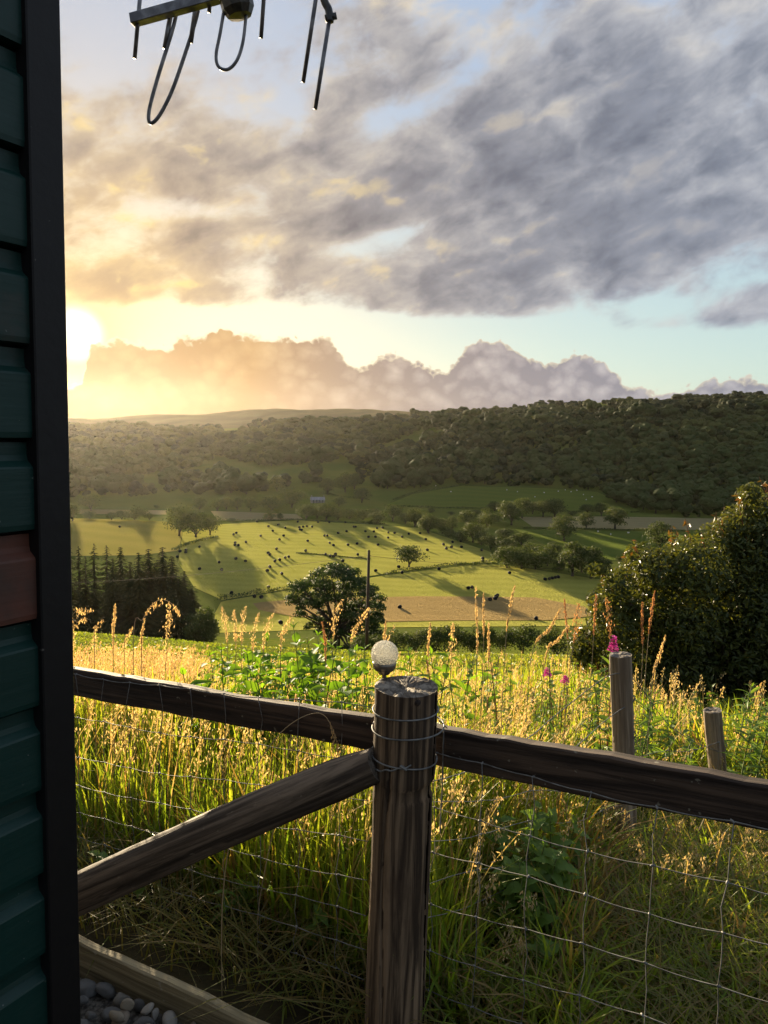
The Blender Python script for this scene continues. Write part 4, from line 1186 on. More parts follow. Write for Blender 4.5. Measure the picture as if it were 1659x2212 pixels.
# ------------------------------------------------------------------ fence timber
def log_mesh(name, pts, rad, mats, sides=40, rings=46, seed=0, cracks=(), wob=.02, cap_mat=1, bite=None):
    """a round timber along a path; cracks are grooves (angle, start, end, depth)"""
    r = np.random.default_rng(seed)
    P = np.array([tuple(p) for p in pts], float); t0 = np.linspace(0, 1, len(P)); tt = np.linspace(0, 1, rings)
    C = np.stack([np.interp(tt, t0, P[:, i]) for i in range(3)], -1)
    if len(P) > 2:
        for _ in range(3):
            C[1:-1] = (C[:-2] + 2 * C[1:-1] + C[2:]) / 4
    rr = np.interp(tt, np.linspace(0, 1, len(rad)), rad)
    tg = np.gradient(C, axis=0); tg /= np.linalg.norm(tg, axis=1, keepdims=True)
    u = np.cross((0, 1.0, 0) if abs(tg[0][1]) < .9 else (1.0, 0, 0), tg[0]); u /= np.linalg.norm(u)
    V = np.zeros((rings, sides, 3))
    ph = r.uniform(0, 6.28, 6); qs = np.zeros((rings, sides), bool)
    for i in range(rings):
        u = u - tg[i] * (u @ tg[i]); u /= np.linalg.norm(u); w = np.cross(tg[i], u)
        for k_ in range(sides):
            a = 2 * math.pi * k_ / sides
            q = 1 + wob * (math.sin(2 * a + ph[0] + tt[i] * 3) * .6 + math.sin(3 * a + ph[1] - tt[i] * 5) * .5 + math.sin(7 * a + ph[2] + tt[i] * 2) * .25 + math.sin(tt[i] * 17 + ph[3] + a) * .35)
            q += r.normal(0, wob * .16); dark = False
            for (ca, s0, s1, dp) in cracks:
                da = abs((a - ca - .10 * math.sin(tt[i] * 9) + math.pi) % (2 * math.pi) - math.pi)
                if s0 <= tt[i] <= s1 and da < 2 * math.pi / sides * .75:
                    q -= dp; dark = dark or dp >= .12
            if bite is not None:
                q -= bite(a, tt[i])
            qs[i, k_] = dark
            V[i, k_] = C[i] + rr[i] * q * (math.cos(a) * u + math.sin(a) * w)
    mb = MB()
    Q = [(i * sides + k_, i * sides + (k_ + 1) % sides, (i + 1) * sides + (k_ + 1) % sides, (i + 1) * sides + k_) for i in range(rings - 1) for k_ in range(sides)]
    mb.raw(V.reshape(-1, 3), Q)
    mb.qm = [2 if (qs[q_[0] // sides, q_[0] % sides] and qs[q_[3] // sides, q_[3] % sides]) else 0 for q_ in Q]
    for end, sgn in ((0, -1), (rings - 1, 1)):                   # rough sawn ends
        ring = V[end]; ce = ring.mean(0); rows = [ring]
        for f_ in (.86, .62, .38, .16):
            rad_ = np.array([(ring[k_] - ce) * f_ + ce + tg[end] * sgn * rr[end] * (.07 * math.sin(3 * k_ / sides * 6.28 + ph[4]) * f_ + r.normal(0, .028) - .03 * (f_ < .5)) for k_ in range(sides)])
            rows.append(rad_)
        W = np.concatenate(rows + [[ce - tg[end] * sgn * rr[end] * .06]])
        Q2 = [(j * sides + k_, j * sides + (k_ + 1) % sides, (j + 1) * sides + (k_ + 1) % sides, (j + 1) * sides + k_) for j in range(4) for k_ in range(sides)]
        T2 = [(4 * sides + k_, 4 * sides + (k_ + 1) % sides, 5 * sides) for k_ in range(sides)]
        if sgn < 0:
            Q2 = [q[::-1] for q in Q2]; T2 = [q[::-1] for q in T2]
        mb.raw(W, Q2, T2, cap_mat)
    return mb.mesh(name, *mats, MAT['crack'], smooth=True)
def to_local(pts, o):
    inv = o.matrix_world.inverted()
    return [inv @ Vector(p) for p in pts]

POST_TOP, POST_LOW = at(878, 1482, 1.87), at(851, 2212, 1.87)
def post_axis(z):
    f_ = (POST_TOP.z - z) / (POST_TOP.z - POST_LOW.z)
    return POST_TOP.lerp(POST_LOW, f_)
def build_post():
    base = post_axis(-.02)
    root = add('fence_post', None, None, tuple(base))
    ax = (POST_TOP - base).normalized()
    L = (POST_TOP - base).length
    def bite(a, t_):
        s_ = 0.0
        if .70 < t_ < .735:
            s_ += .05 + .05 * max(0, math.cos(a + 1.6))
        if t_ < .70:
            s_ += .035
        return s_
    me = log_mesh('timber', [(0, 0, -.35), (0, 0, L * .5), (0, 0, L)], [.086, .083, .083], (MAT['post_wood'], MAT['post_end']), 120, 80, 4,
                  cracks=((-2.02, .10, .99, .16), (-1.22, .55, .93, .05), (-1.55, .0, .62, .13), (.5, .2, .9, .1), (2.6, .1, .8, .1), (-1.85, .3, .62, .04), (-2.5, .76, .99, .04)), wob=.022, bite=bite)
    o = add('timber', me, root); o.rotation_mode = 'QUATERNION'; o.rotation_quaternion = ax.to_track_quat('Z', 'Y')
    # knot near the top
    k_ = at(902, 1518, 1.79) - base
    mb = MB(); mb.lathe([(0, .0045), (.004, .005), (.007, .003), (.011, -.004)], 12)
    kn = add('knot', mb.mesh('knot', MAT['rail_wood'], smooth=True), root, tuple(k_)); kn.rotation_euler = (R(84), 0, R(18))
    def loop(z, r_, tilt=0.0, wire=.0022, ph=0.0, off=(0, 0), span=(0, 2 * math.pi), n=64, extra=None):
        pts = []
        for a in np.linspace(span[0], span[1], n):
            c = post_axis(z)
            pts.append(c - base + Vector((math.cos(a) * r_ + off[0], math.sin(a) * r_ + off[1], tilt * math.cos(a + ph) + math.sin(a * 3) * .0012)))
        if extra:
            pts += extra
        mb = MB(); mb.tube(pts, wire, 6)
        return add('wire_loop', mb.mesh('wire_loop', MAT['wire'], smooth=True), root)
    loop(at(875, 1556, 1.79).z, .0855, .003)
    loop(at(875, 1594, 1.79).z, .094, .006, off=(.008, -.002))
    loop(at(875, 1660, 1.79).z, .087, -.006)
    z3 = at(875, 1655, 1.79).z; c3 = post_axis(z3) - base
    mb = MB(); q = []
    for i in np.linspace(0, 1, 30):
        a = R(180 + 30) + i * R(70)
        q.append(c3 + Vector((math.cos(a) * .089, math.sin(a) * .089 - .002, -.028 + i * .034 + math.sin(i * 20) * .002)))
    mb.tube(q, .0022, 6)
    add('wire_tail', mb.mesh('wire_tail', MAT['wire'], smooth=True), root)
    mb = MB(); q = [c3 + Vector((math.cos(R(268)) * .09 + math.cos(i * 9) * .0035 + i * .003, math.sin(R(268)) * .09 + math.sin(i * 9) * .0035, .000 - i * .002)) for i in np.linspace(-2, 2, 40)]
    mb.tube(q, .0022, 6)
    add('wire_twist', mb.mesh('wire_twist', MAT['wire'], smooth=True), root)
    tag(root, 'thick round corner post with cracks and wire loops', 'fence post')
build_post()

def plank_mesh(name, L, h, t_, material, seed, nseg=26, jit=.003, groove=None):
    r = np.random.default_rng(seed)
    mb = MB(); V = []
    b = .005
    sec = [(-h / 2 + b, -t_ / 2), (h / 2 - b, -t_ / 2), (h / 2, -t_ / 2 + b), (h / 2, t_ / 2 - b), (h / 2 - b, t_ / 2), (-h / 2 + b, t_ / 2), (-h / 2, t_ / 2 - b), (-h / 2, -t_ / 2 + b)]
    if groove is not None:
        sec = [sec[0], (groove - .004, -t_ / 2), (groove, -t_ / 2 + .010), (groove + .004, -t_ / 2)] + sec[1:]
    n = len(sec)
    w1 = r.uniform(0, 6, 4)
    for i in range(nseg):
        z_ = L * i / (nseg - 1)
        e1 = jit * (math.sin(z_ * 4 + w1[0]) + .6 * math.sin(z_ * 11 + w1[1]) + .5 * r.normal()); e2 = jit * (math.sin(z_ * 3 + w1[2]) + .6 * math.sin(z_ * 9 + w1[3]) + .5 * r.normal())
        for (x_, y_) in sec:
            V.append((x_ + (e1 if x_ > 0 else e2), y_ + r.normal(0, .0006), z_))
    Q = [(i * n + j, i * n + (j + 1) % n, (i + 1) * n + (j + 1) % n, (i + 1) * n + j) for i in range(nseg - 1) for j in range(n)]
    mb.raw(V, Q)
    c0 = len(V)
    mb.raw([V[j] for j in range(n)] + [(0, 0, 0)], None, [((j + 1) % n, j, n) for j in range(n)])
    mb.raw([V[(nseg - 1) * n + j] for j in range(n)] + [(0, 0, L)], None, [(j, (j + 1) % n, n) for j in range(n)])
    return mb.mesh(name, MAT[material])
def rail(name, a, b, h, t_, material, seed, label, cat, groove=None, up=(0, 0, 1)):
    d = b - a
    o = add(name, plank_mesh(name, d.length, h, t_, material, seed, groove=groove))
    place(o, a, frame_from(d, up))
    return tag(o, label, cat)
LA, LB = at(812, 1584, 1.985), at(145, 1468, 2.78)
RA, RB = at(925, 1606, 1.985), at(1659, 1738, 1.37)
lb2 = LA + (LB - LA) * 1.5; rb2 = RA + (RB - RA) * 2.0
rail('fence_rail', LA, lb2, .098, .038, 'rail_wood', 1, 'dark split rail running from the corner post down towards the hut', 'fence rail')
rail('fence_rail', RA + Vector((-.0, 0, 0)), rb2, .101, .040, 'rail_wood', 2, 'dark lichen-spotted rail rising from the corner post past the stakes', 'fence rail', groove=.012)
def build_end_post():
    c = rb2 + Vector((.06, .05, 0))
    root = add('fence_post', None, None, (c.x, c.y, -.3))
    add('timber', log_mesh('timber', [(0, 0, 0), (0, 0, .8), (0, 0, 1.62)], [.06, .06, .058], (MAT['post_wood'], MAT['post_end']), 40, 30, 15, cracks=((-1.4, .2, .95, .1), (2.2, .1, .9, .1))), root)
    tag(root, 'slimmer round post carrying the far end of the lichened rail', 'fence post')
build_end_post()
def build_brace():
    pts = [at(812, 1652, 1.84), at(740, 1680, 1.86), at(582, 1743, 1.885), at(465, 1793, 1.905), at(259, 1888, 1.93), at(147, 1940, 1.95)]
    d = (pts[-1] - pts[-2]).normalized()
    pts.append(pts[-1] + d * .42); pts.append(pts[-1] + d * .36)
    o = add('brace_pole', None, None, tuple(pts[0]))
    ax = (pts[5] - pts[0]).normalized()
    rot = frame_from(ax, (0, 0, 1)); place(o, pts[0], rot)
    bpy.context.view_layer.update()
    loc = to_local(pts, o)
    me = log_mesh('pole_timber', loc, [.044, .054, .056, .056, .057, .058, .060, .062], (MAT['brace_wood'], MAT['post_end']), 40, 70, 8,
                  cracks=((.5, .05, .9, .08), (1.9, .2, .7, .08), (3.3, .0, .8, .09), (4.4, .1, .6, .08), (5.4, .3, .9, .06), (2.6, .0, .4, .05)), wob=.035)
    add('pole_timber', me, o)
    tag(o, 'round diagonal brace pole slanting from the post to the ground', 'brace')
build_brace()
def build_stake(x, yt, yb, xb, Y, r_, label, seed):
    top, low = at(x, yt, Y), at(xb, yb, Y)
    d = (top - low).normalized()
    g = float(ground(top.x, Y)) - .25
    base = top - d * ((top.z - g) / d.z)
    root = add('fence_stake', None, None, tuple(base))
    L = (top - base).length
    me = log_mesh('timber', [(0, 0, 0), (0, 0, L * .5), (0, 0, L)], [r_ * .95, r_, r_], (MAT['stake_wood'], MAT['post_end']), 30, 40, seed,
                  cracks=((-1.2, .3, .99, .10), (-2.2, .0, .8, .10), (.4, .1, .9, .1)), wob=.03)
    o = add('timber', me, root); o.rotation_mode = 'QUATERNION'; o.rotation_quaternion = d.to_track_quat('Z', 'Y')
    for zz in (.18, .34, .5):
        c = d * (L - zz)
        mb = MB(); mb.tube([c + Vector((r_ * .8, -r_ * .75, .015)), c + Vector((r_ * .95, -r_ * .9, .0)), c + Vector((r_ * .75, -r_ * .8, -.015))], .003, 5)
        add('staple', mb.mesh('staple', MAT['wire']), root)
    tag(root, label, 'fence stake')
    return top, d
ST1 = build_stake(1340, 1414, 1640, 1348, 3.06, .046, 'tall grey round stake in front of the leafy shrub', 11)
ST2 = build_stake(1539, 1534, 1670, 1551, 3.75, .045, 'short grey stake with dry seed heads over its top', 12)

# ------------------------------------------------------------------ wire netting
mbk = MB(); mbk.lathe([(0, -.006), (.0022, -.004), (.0029, 0), (.0022, .004), (0, .006)], 7)
KNOT = mbk.mesh('wire_knot', MAT['wire'], smooth=True)
def netting(label, ends, zs0, zs1, stays, seed, sag=.004, wire=.0012, zlo=None):
    """ends: plan points along the run; zs0/zs1: wire heights at the two ends"""
    r = np.random.default_rng(seed)
    P = [Vector(e) for e in ends]
    Ls = [0.0]
    for a, b in zip(P[:-1], P[1:]):
        Ls.append(Ls[-1] + (b - a).length)
    tot = Ls[-1]
    def plan(s_):
        s_ = min(max(s_, 0), tot)
        for i in range(len(P) - 1):
            if s_ <= Ls[i + 1] + 1e-9:
                return P[i].lerp(P[i + 1], (s_ - Ls[i]) / (Ls[i + 1] - Ls[i]))
    org = P[0]
    root = add('wire_netting', None, None, (org.x, org.y, 0))
    ph = r.uniform(0, 6, (len(zs0), 3))
    st = [s_ for s_ in np.arange(stays[0], tot, stays[1])]
    def node(i, s_):
        f_ = s_ / tot
        p = plan(s_)
        z_ = zs0[i] + (zs1[i] - zs0[i]) * f_ + sag * (math.sin(s_ * 9 + ph[i, 0]) + math.sin(s_ * 4 + ph[i, 1])) - sag * 2 * math.sin(math.pi * f_)
        # the wire dips a little into each knot
        k_ = min(abs(s_ - q) for q in st) if st else 1
        z_ += .0035 * max(0, 1 - k_ / .05)
        return Vector((p.x - org.x, p.y - org.y, z_))
    for i in range(len(zs0)):
        mb = MB(); mb.tube([node(i, s_) for s_ in np.linspace(0, tot, int(tot / .03) + 2)], wire * (1.25 if i == 0 else 1), 5)
        add('line_wire', mb.mesh('line_wire', MAT['wire'], smooth=True), root)
    for s_ in st:
        pts = []
        for i in range(len(zs0)):
            a = node(i, s_); pts.append(a + Vector((r.normal(0, .003), 0, 0)))
            if i < len(zs0) - 1:
                b = node(i + 1, s_); pts.append((a + b) / 2 + Vector((r.normal(0, .006), r.normal(0, .006), 0)))
        mb = MB(); mb.tube(pts, wire * .95, 5)
        add('stay_wire', mb.mesh('stay_wire', MAT['wire'], smooth=True), root)
        for i in range(len(zs0)):
            k_ = add('wire_knot', KNOT, root, tuple(node(i, s_))); k_.rotation_euler = (R(90) + r.normal(0, .3), r.normal(0, .3), r.uniform(0, 3))
    tag(root, label, 'wire netting')
pl = Vector((POST_TOP.x - .07, 1.90, 0))
dl = (LB - LA); dl.z = 0
off = Vector((-dl.y, dl.x, 0)).normalized()
if off.y > 0:
    off = -off
e1 = LA + off * .028; e2 = LB + (LB - LA) * .35 + off * .028
f1 = (e2 - e1).length / ((LB - LA).length)
zp = np.array([.838, .683, .568, .447, .336, .227, .125, .03]); zl = np.array([.645, .477, .312, .198, .087, -.006, -.09, -.16])
netting('wire netting over the left rail, from post towards the hut', [(e1.x, e1.y, 0), (e2.x, e2.y, 0)], zp, zp + (zl - zp) * f1, (.10, .155), 3)
dr = RB - RA; dr.z = 0
offr = Vector((-dr.y, dr.x, 0)).normalized()
if offr.y > 0:
    offr = -offr
g1 = RA + offr * .03 + Vector((-.01, 0, 0)); g2 = RA + (RB - RA) * 1.95 + offr * .03
netting('wire netting under the lichened rail, right of the post', [(g1.x, g1.y, 0), (g2.x, g2.y, 0)], [.726, .567, .433, .285, .145, .02],
        [.726 + .137 * 1.95, .567 + .165 * 1.95, .433 + .205 * 1.95, .285 + .235 * 1.95, .145 + .255 * 1.95, .02 + .265 * 1.95], (.07, .152), 4)
s1 = ST1[0]; s2 = ST2[0]
netting('slack old netting running from the post back to the two stakes', [(POST_TOP.x + .06, 1.95, 0), (s1.x + .03, s1.y - .045, 0), (s2.x + .03, s2.y - .045, 0)],
        [.66, .56, .45, .34, .23], [s2.z - .18, s2.z - .30, s2.z - .42, s2.z - .54, s2.z - .66], (.3, .3), 5, .012, .0012)
def loose_wire(pts, label, r_=.0019):
    q = np.array([tuple(p) for p in pts]); n = 40; t_ = np.linspace(0, len(q) - 1, n); out = []
    for tt in t_:
        i = min(int(tt), len(q) - 2); f_ = tt - i
        p0, p1, p2, p3 = q[max(i - 1, 0)], q[i], q[i + 1], q[min(i + 2, len(q) - 1)]
        out.append(.5 * ((2 * p1) + (-p0 + p2) * f_ + (2 * p0 - 5 * p1 + 4 * p2 - p3) * f_ ** 2 + (-p0 + 3 * p1 - 3 * p2 + p3) * f_ ** 3))
    mb = MB(); mb.tube(out, r_, 6)
    tag(add('fence_wire', mb.mesh('fence_wire', MAT['wire'], smooth=True)), label, 'wire')
loose_wire([at(955, 1562, 1.96), at(1010, 1610, 2.1), at(1128, 1600, 2.5), at(1200, 1545, 2.7), at(1290, 1475, 2.95), at(1330, 1455, 3.005), at(1362, 1460, 3.06)], 'slack grey wire rising to the top of the tall stake')
loose_wire([at(1215, 1640, 2.5), at(1270, 1590, 2.8), at(1310, 1555, 2.95), at(1345, 1530, 3.005), at(1364, 1522, 3.05)], 'slack grey wire rising to the middle of the tall stake')
loose_wire([at(1362, 1460, 3.06), at(1395, 1500, 3.2), at(1440, 1560, 3.4), at(1495, 1600, 3.6), at(1555, 1625, 3.71)], 'slack grey wire between the tall stake and the short one')
loose_wire([at(948, 1556, 1.93), at(958, 1570, 1.92), at(957, 1620, 1.91), at(955, 1700, 1.92), at(950, 1800, 1.93)], 'loose wire end hanging beside the corner post')

# ------------------------------------------------------------------ timber edging and gravel
EA, EB = at(147, 2016, 2.10), at(600, 2226, 1.78)
ed = (EB - EA); ea = EA - ed * .55; eb = EB + ed * .5
mid = Vector((0, 0, -.11))
o_ed = rail('edging_board', ea + mid, eb + mid, .22, .030, 'edging_wood', 5, 'timber edging board with pale worn top holding the gravel', 'edging board')
def gravel():
    r = np.random.default_rng(17)
    d2 = Vector((ed.x, ed.y, 0)).normalized(); nrm = Vector((-d2.y, d2.x, 0))
    if nrm.y > 0:
        nrm = -nrm
    V, Q = [], []
    n1, n2 = 30, 20
    for i in range(n1):
        for j in range(n2):
            p = Vector((ea.x, ea.y, 0)) + d2 * (1.5 * i / (n1 - 1)) + nrm * (.012 + 1.3 * j / (n2 - 1))
            V.append((p.x, p.y, -.06 + r.normal(0, .003)))
    Q = [(i * n2 + j, i * n2 + j + 1, (i + 1) * n2 + j + 1, (i + 1) * n2 + j) for i in range(n1 - 1) for j in range(n2 - 1)]
    bed = struct(add('gravel_bed', make_mesh('gravel_bed', np.array(V), Q, None, (MAT['grit'],), None, True)), 'gravel bed of loose rounded stones beside the hut', 'gravel')
    shapes = []
    import bmesh
    for s_ in range(9):
        bm = bmesh.new(); bmesh.ops.create_icosphere(bm, subdivisions=3, radius=1)
        ax = r.uniform(.62, 1.0, 3); f0 = r.normal(0, 1, (5, 3)); p0 = r.uniform(0, 6, 5)
        pl_ = r.normal(size=(7, 3)); pl_ /= np.linalg.norm(pl_, axis=1, keepdims=True); dd = r.uniform(.52, .86, 7)
        for v in bm.verts:
            c = np.array(v.co)
            for q_, d_ in zip(pl_, dd):                     # worn facets
                k_ = c @ q_
                if k_ > d_:
                    c = c - q_ * (k_ - d_) * .85
            c = c * (1 + .05 * sum(math.sin(f0[i] @ c * 2 + p0[i]) for i in range(5)) / 2)
            v.co = tuple(c * ax)
        me = bpy.data.meshes.new('stone'); bm.to_mesh(me); bm.free(); me.materials.append(MAT['stone'])
        me.polygons.foreach_set('use_smooth', np.ones(len(me.polygons), bool)); shapes.append(me)
    cnt = 0
    for lay in range(2):
        for i in range(15):
            for j in range(13):
                if cnt >= 300:
                    break
                if lay and r.uniform() < .45:
                    continue
                s_ = .40 + i * .066 + r.normal(0, .012); t_ = .045 + j * .056 + r.normal(0, .010) + (.03 if lay else 0)
                p = Vector((ea.x, ea.y, 0)) + d2 * s_ + nrm * t_
                sz = r.uniform(.019, .036) * (.85 if lay else 1)
                o = add('stone', shapes[r.integers(9)], bed, (p.x, p.y, -.045 + lay * .028 + r.uniform(0, .008)))
                o.rotation_euler = tuple(r.uniform(0, 6.28, 3)); o.scale = (sz * r.uniform(.9, 1.35), sz, sz * r.uniform(.7, 1.0)); cnt += 1
gravel()

# ------------------------------------------------------------------ globe lamp on the post
def globe_lamp():
    c = at(831, 1413, 1.935)
    zb = at(833, 1452, 1.935).z
    root = add('globe_lamp', None, None, (c.x, c.y, zb))
    h = c.z - zb; r_ = .0372
    mb = MB()
    th = np.linspace(R(-62), R(90), 26)
    mb.lathe([(max(r_ * math.cos(t_), 1e-4), h + r_ * math.sin(t_)) for t_ in th], 40)
    th2 = th[::-1]; ri = r_ - .003
    mb.lathe([(max(ri * math.cos(t_), 1e-4), h + ri * math.sin(t_)) for t_ in th2], 40)
    add('glass_globe', mb.mesh('glass_globe', MAT['crackle_glass'], smooth=True), root)
    mb = MB()
    zt = h - r_ * .80
    mb.lathe([(.0005, -.004), (.015, -.004), (.017, .0), (.020, .003), (.027, .008), (.0305, .013), (.0318, .018), (.0318, zt + .007), (.0305, zt + .009), (.026, zt + .006), (.0005, zt + .004)], 36)
    add('metal_cup', mb.mesh('metal_cup', MAT['dark_metal'], smooth=True), root)
    mb = MB(); mb.tube([(0, 0, -.05), (0, 0, .0)], .006, 8); add('spike', mb.mesh('spike', MAT['dark_metal']), root)
    mb = MB(); mb.lathe([(.0005, zt + .004), (.007, zt + .004), (.008, zt + .016), (.004, zt + .022), (.0005, zt + .022)], 10)
    add('led', mb.mesh('led', MAT['dark_metal'], smooth=True), root)
    tag(root, 'small crackled glass globe lamp standing on the corner post', 'lamp')
globe_lamp()
# ------------------------------------------------------------------ meadow grass beyond the fence
def fence_line(X):
    X = np.asarray(X, float)
    return np.where(X < .08, 1.99 + (.08 - X) * (LB.y - LA.y) / (LA.x - LB.x), 1.99 - (X - .08) * (RA.y - RB.y) / (RB.x - RA.x))
def scatter(n, y0, y1, r, power=1.0, umin=-.52, umax=.80, behind=.05, edge=.05):
    f_ = r.uniform(0, 1, n) ** power
    Y = y0 + (y1 - y0) * f_
    X = r.uniform(umin, umax, n) * (Y + .25)
    k_ = (Y > fence_line(X) + behind) & (Y > EA.y + (X - EA.x) * (EB.y - EA.y) / (EB.x - EA.x) + edge)
    return X[k_], Y[k_]
def patch(X, Y, s_, seed):
    return .5 + .25 * (np.sin(X * s_ + seed) * np.cos(Y * s_ * 1.3 - seed * 2) + np.sin((X + Y) * s_ * .7 + seed * 3) + .5 * np.sin(X * s_ * 2.3 - Y * s_ * 1.9 + seed))
def tallness(X, Y):
    """1 in the tall meadow, low on the trodden strip to the right of the post"""
    u = X / Y
    d = np.clip((u - .24) / .10, 0, 1) * np.clip((4.4 - Y) / .8, 0, 1)
    e = np.exp(-((u - .20) / .075) ** 2) * np.clip((2.75 - Y) / .25, 0, 1)
    return (1 - .62 * d) * (1 - .62 * e)
def blade_field(X, Y, h, w, lean, r, cols, z=None):
    n = len(X)
    z = ground(X, Y) if z is None else z
    a = r.uniform(0, 2 * math.pi, n); dx, dy = np.cos(a), np.sin(a)
    b = a + r.uniform(-.6, .6, n) + math.pi / 2; wx, wy = np.cos(b), np.sin(b)
    L = np.array([0, .38, .74, 1.0]); ww = np.array([.75, 1.0, .72, 0])
    V = np.zeros((n, 7, 3)); k_ = 0
    for t_, q in zip(L, ww):
        ox = dx * lean * h * t_ ** 2; oy = dy * lean * h * t_ ** 2
        oz = h * t_ * (1 - .28 * np.minimum(lean, 1.4) * t_)
        c = np.stack([X + ox, Y + oy, z + oz - .01], -1)
        if q == 0:
            V[:, k_] = c; k_ += 1
        else:
            s_ = np.stack([wx * w * q / 2, wy * w * q / 2, np.zeros(n)], -1)
            V[:, k_] = c - s_; V[:, k_ + 1] = c + s_; k_ += 2
    base = (np.arange(n) * 7)[:, None]
    Q = np.concatenate([base + np.array([0, 1, 3, 2]), base + np.array([2, 3, 5, 4])]); T = base + np.array([4, 5, 6])
    C = np.repeat(cols[:, None, :], 7, axis=1).reshape(-1, 3)
    return V.reshape(-1, 3), Q, T, C
def join(parts):
    V, Q, T, C = [], [], [], []; off = 0
    for v, q, t_, c in parts:
        V.append(v); C.append(c)
        if q is not None:
            Q.append(q + off)
        if t_ is not None:
            T.append(t_ + off)
        off += len(v)
    return np.concatenate(V), (np.concatenate(Q) if Q else None), (np.concatenate(T) if T else None), np.concatenate(C)
def mixcol(f_, a, b):
    return np.array(a) * (1 - f_)[:, None] + np.array(b) * f_[:, None]
def build_grass():
    r = np.random.default_rng(31)
    parts = []
    # near and middle green blades
    for n, y0, y1, hh, ww, pw in ((30000, 1.2, 4.2, .47, .009, .95), (51000, 3.6, 8.8, .41, .0115, 1.0)):
        X, Y = scatter(n, y0, y1, r, pw)
        pt = patch(X, Y, 2.2, 1.0)
        tl = tallness(X, Y)
        h = hh * r.uniform(.45, 1.25, len(X)) * (.72 + .5 * pt) * tl
        lean = np.abs(r.normal(.25, .35, len(X))) + (1 - tl) * .6
        f_ = np.clip(r.normal(.45, .28, len(X)) + (pt - .5) * .4, 0, 1)
        c = mixcol(f_, (.15, .25, .026), (.34, .38, .05))
        dry = r.uniform(0, 1, len(X)) < .13 + .6 * np.exp(-((X / Y - .31) / .05) ** 2 - ((Y - 2.5) / .5) ** 2)
        c[dry] = mixcol(r.uniform(0, 1, dry.sum()), (.36, .26, .10), (.25, .15, .06))
        parts.append(blade_field(X, Y, h, ww * r.uniform(.55, 1.35, len(X)), lean, r, c))
    # flattened undergrowth
    X, Y = scatter(19000, 1.0, 4.5, r, .9, behind=-.5, edge=.17)
    h = r.uniform(.12, .32, len(X))
    c = mixcol(r.uniform(0, 1, len(X)), (.11, .16, .03), (.30, .22, .10))
    parts.append(blade_field(X, Y, h, .005 * r.uniform(.6, 1.4, len(X)), r.uniform(.5, 1.6, len(X)), r, c))
    V, Q, T, C = join(parts)
    stuff(add('meadow_grass', make_mesh('meadow_grass', V, Q, T, (MAT['grass_blade'],), None, False, C)), 'tall green meadow grass behind the wire fence', 'grass')
    # short pasture grass down the slope
    Y = 9.0 + 42 * r.uniform(0, 1, 70000) ** 1.5; X = r.uniform(-.62, .60, len(Y)) * (Y + 2)
    c = mixcol(np.clip(patch(X, Y, .5, 2.0) + r.normal(0, .25, len(X)), 0, 1), (.11, .165, .022), (.19, .21, .04))
    v, q, t_, cc = blade_field(X, Y, r.uniform(.05, .15, len(X)), .012 + Y * .0011, np.abs(r.normal(.5, .4, len(X))), r, c)
    stuff(add('pasture_grass', make_mesh('pasture_grass', v, q, t_, (MAT['grass_blade'],), None, False, cc)), 'short sunlit pasture grass on the slope below the meadow', 'grass')
build_grass()

def seed_field(X, Y, h, lean, dirn, r, cstem, chead, nsp=24, head=.2, spread=.02, size=.005):
    """dry stems, each with a loose seed head"""
    n = len(X); z = ground(X, Y)
    dx, dy = np.cos(dirn), np.sin(dirn)
    def pos(t_):
        return np.stack([X + dx * lean * h * t_ ** 2.2, Y + dy * lean * h * t_ ** 2.2, z + h * t_ * (1 - .25 * lean * t_ ** 2)], -1)
    w = .0014 + Y * .00018
    V = np.zeros((n, 10, 3)); b = r.uniform(0, 6.28, n); sx = np.stack([np.cos(b), np.sin(b), np.zeros(n)], -1) * w[:, None]
    for k_, t_ in enumerate((0, .3, .55, .8, 1.0)):
        c = pos(t_); V[:, 2 * k_] = c - sx; V[:, 2 * k_ + 1] = c + sx
    base = (np.arange(n) * 10)[:, None]
    Q = np.concatenate([base + np.array([2 * k_, 2 * k_ + 1, 2 * k_ + 3, 2 * k_ + 2]) for k_ in range(4)])
    parts = [(V.reshape(-1, 3), Q, None, np.repeat(cstem, 10, axis=0))]
    C = []; S = []; K = []
    for _ in range(nsp):
        f_ = r.uniform(0, 1, n); t_ = 1 - head * f_
        p = np.stack([X + dx * lean * h * t_ ** 2.2, Y + dy * lean * h * t_ ** 2.2, z + h * t_ * (1 - .25 * lean * t_ ** 2)], -1)
        sp = spread * (.25 + .75 * np.sin(np.pi * np.clip(f_, .05, 1)))[:, None]
        C.append(p + r.normal(0, 1, (n, 3)) * sp * np.array([1, 1, .7])); S.append(size * r.uniform(.7, 1.5, n) * (1 + Y * .06)); K.append(chead * r.uniform(.8, 1.2, (n, 1)))
    C = np.concatenate(C); S = np.concatenate(S); K = np.concatenate(K)
    up = np.array([0, 0, 1.0]) + r.normal(0, .45, C.shape); up /= np.linalg.norm(up, axis=1, keepdims=True)
    sd_ = np.cross(up, r.normal(size=C.shape)); sd_ /= np.linalg.norm(sd_, axis=1, keepdims=True)
    up *= (S * 1.7)[:, None]; sd_ *= (S * .55)[:, None]
    Vh = np.stack([C - up, C - sd_, C + up, C + sd_], 1).reshape(-1, 3)
    parts.append((Vh, np.arange(len(Vh)).reshape(-1, 4), None, np.repeat(K, 4, axis=0)))
    return parts
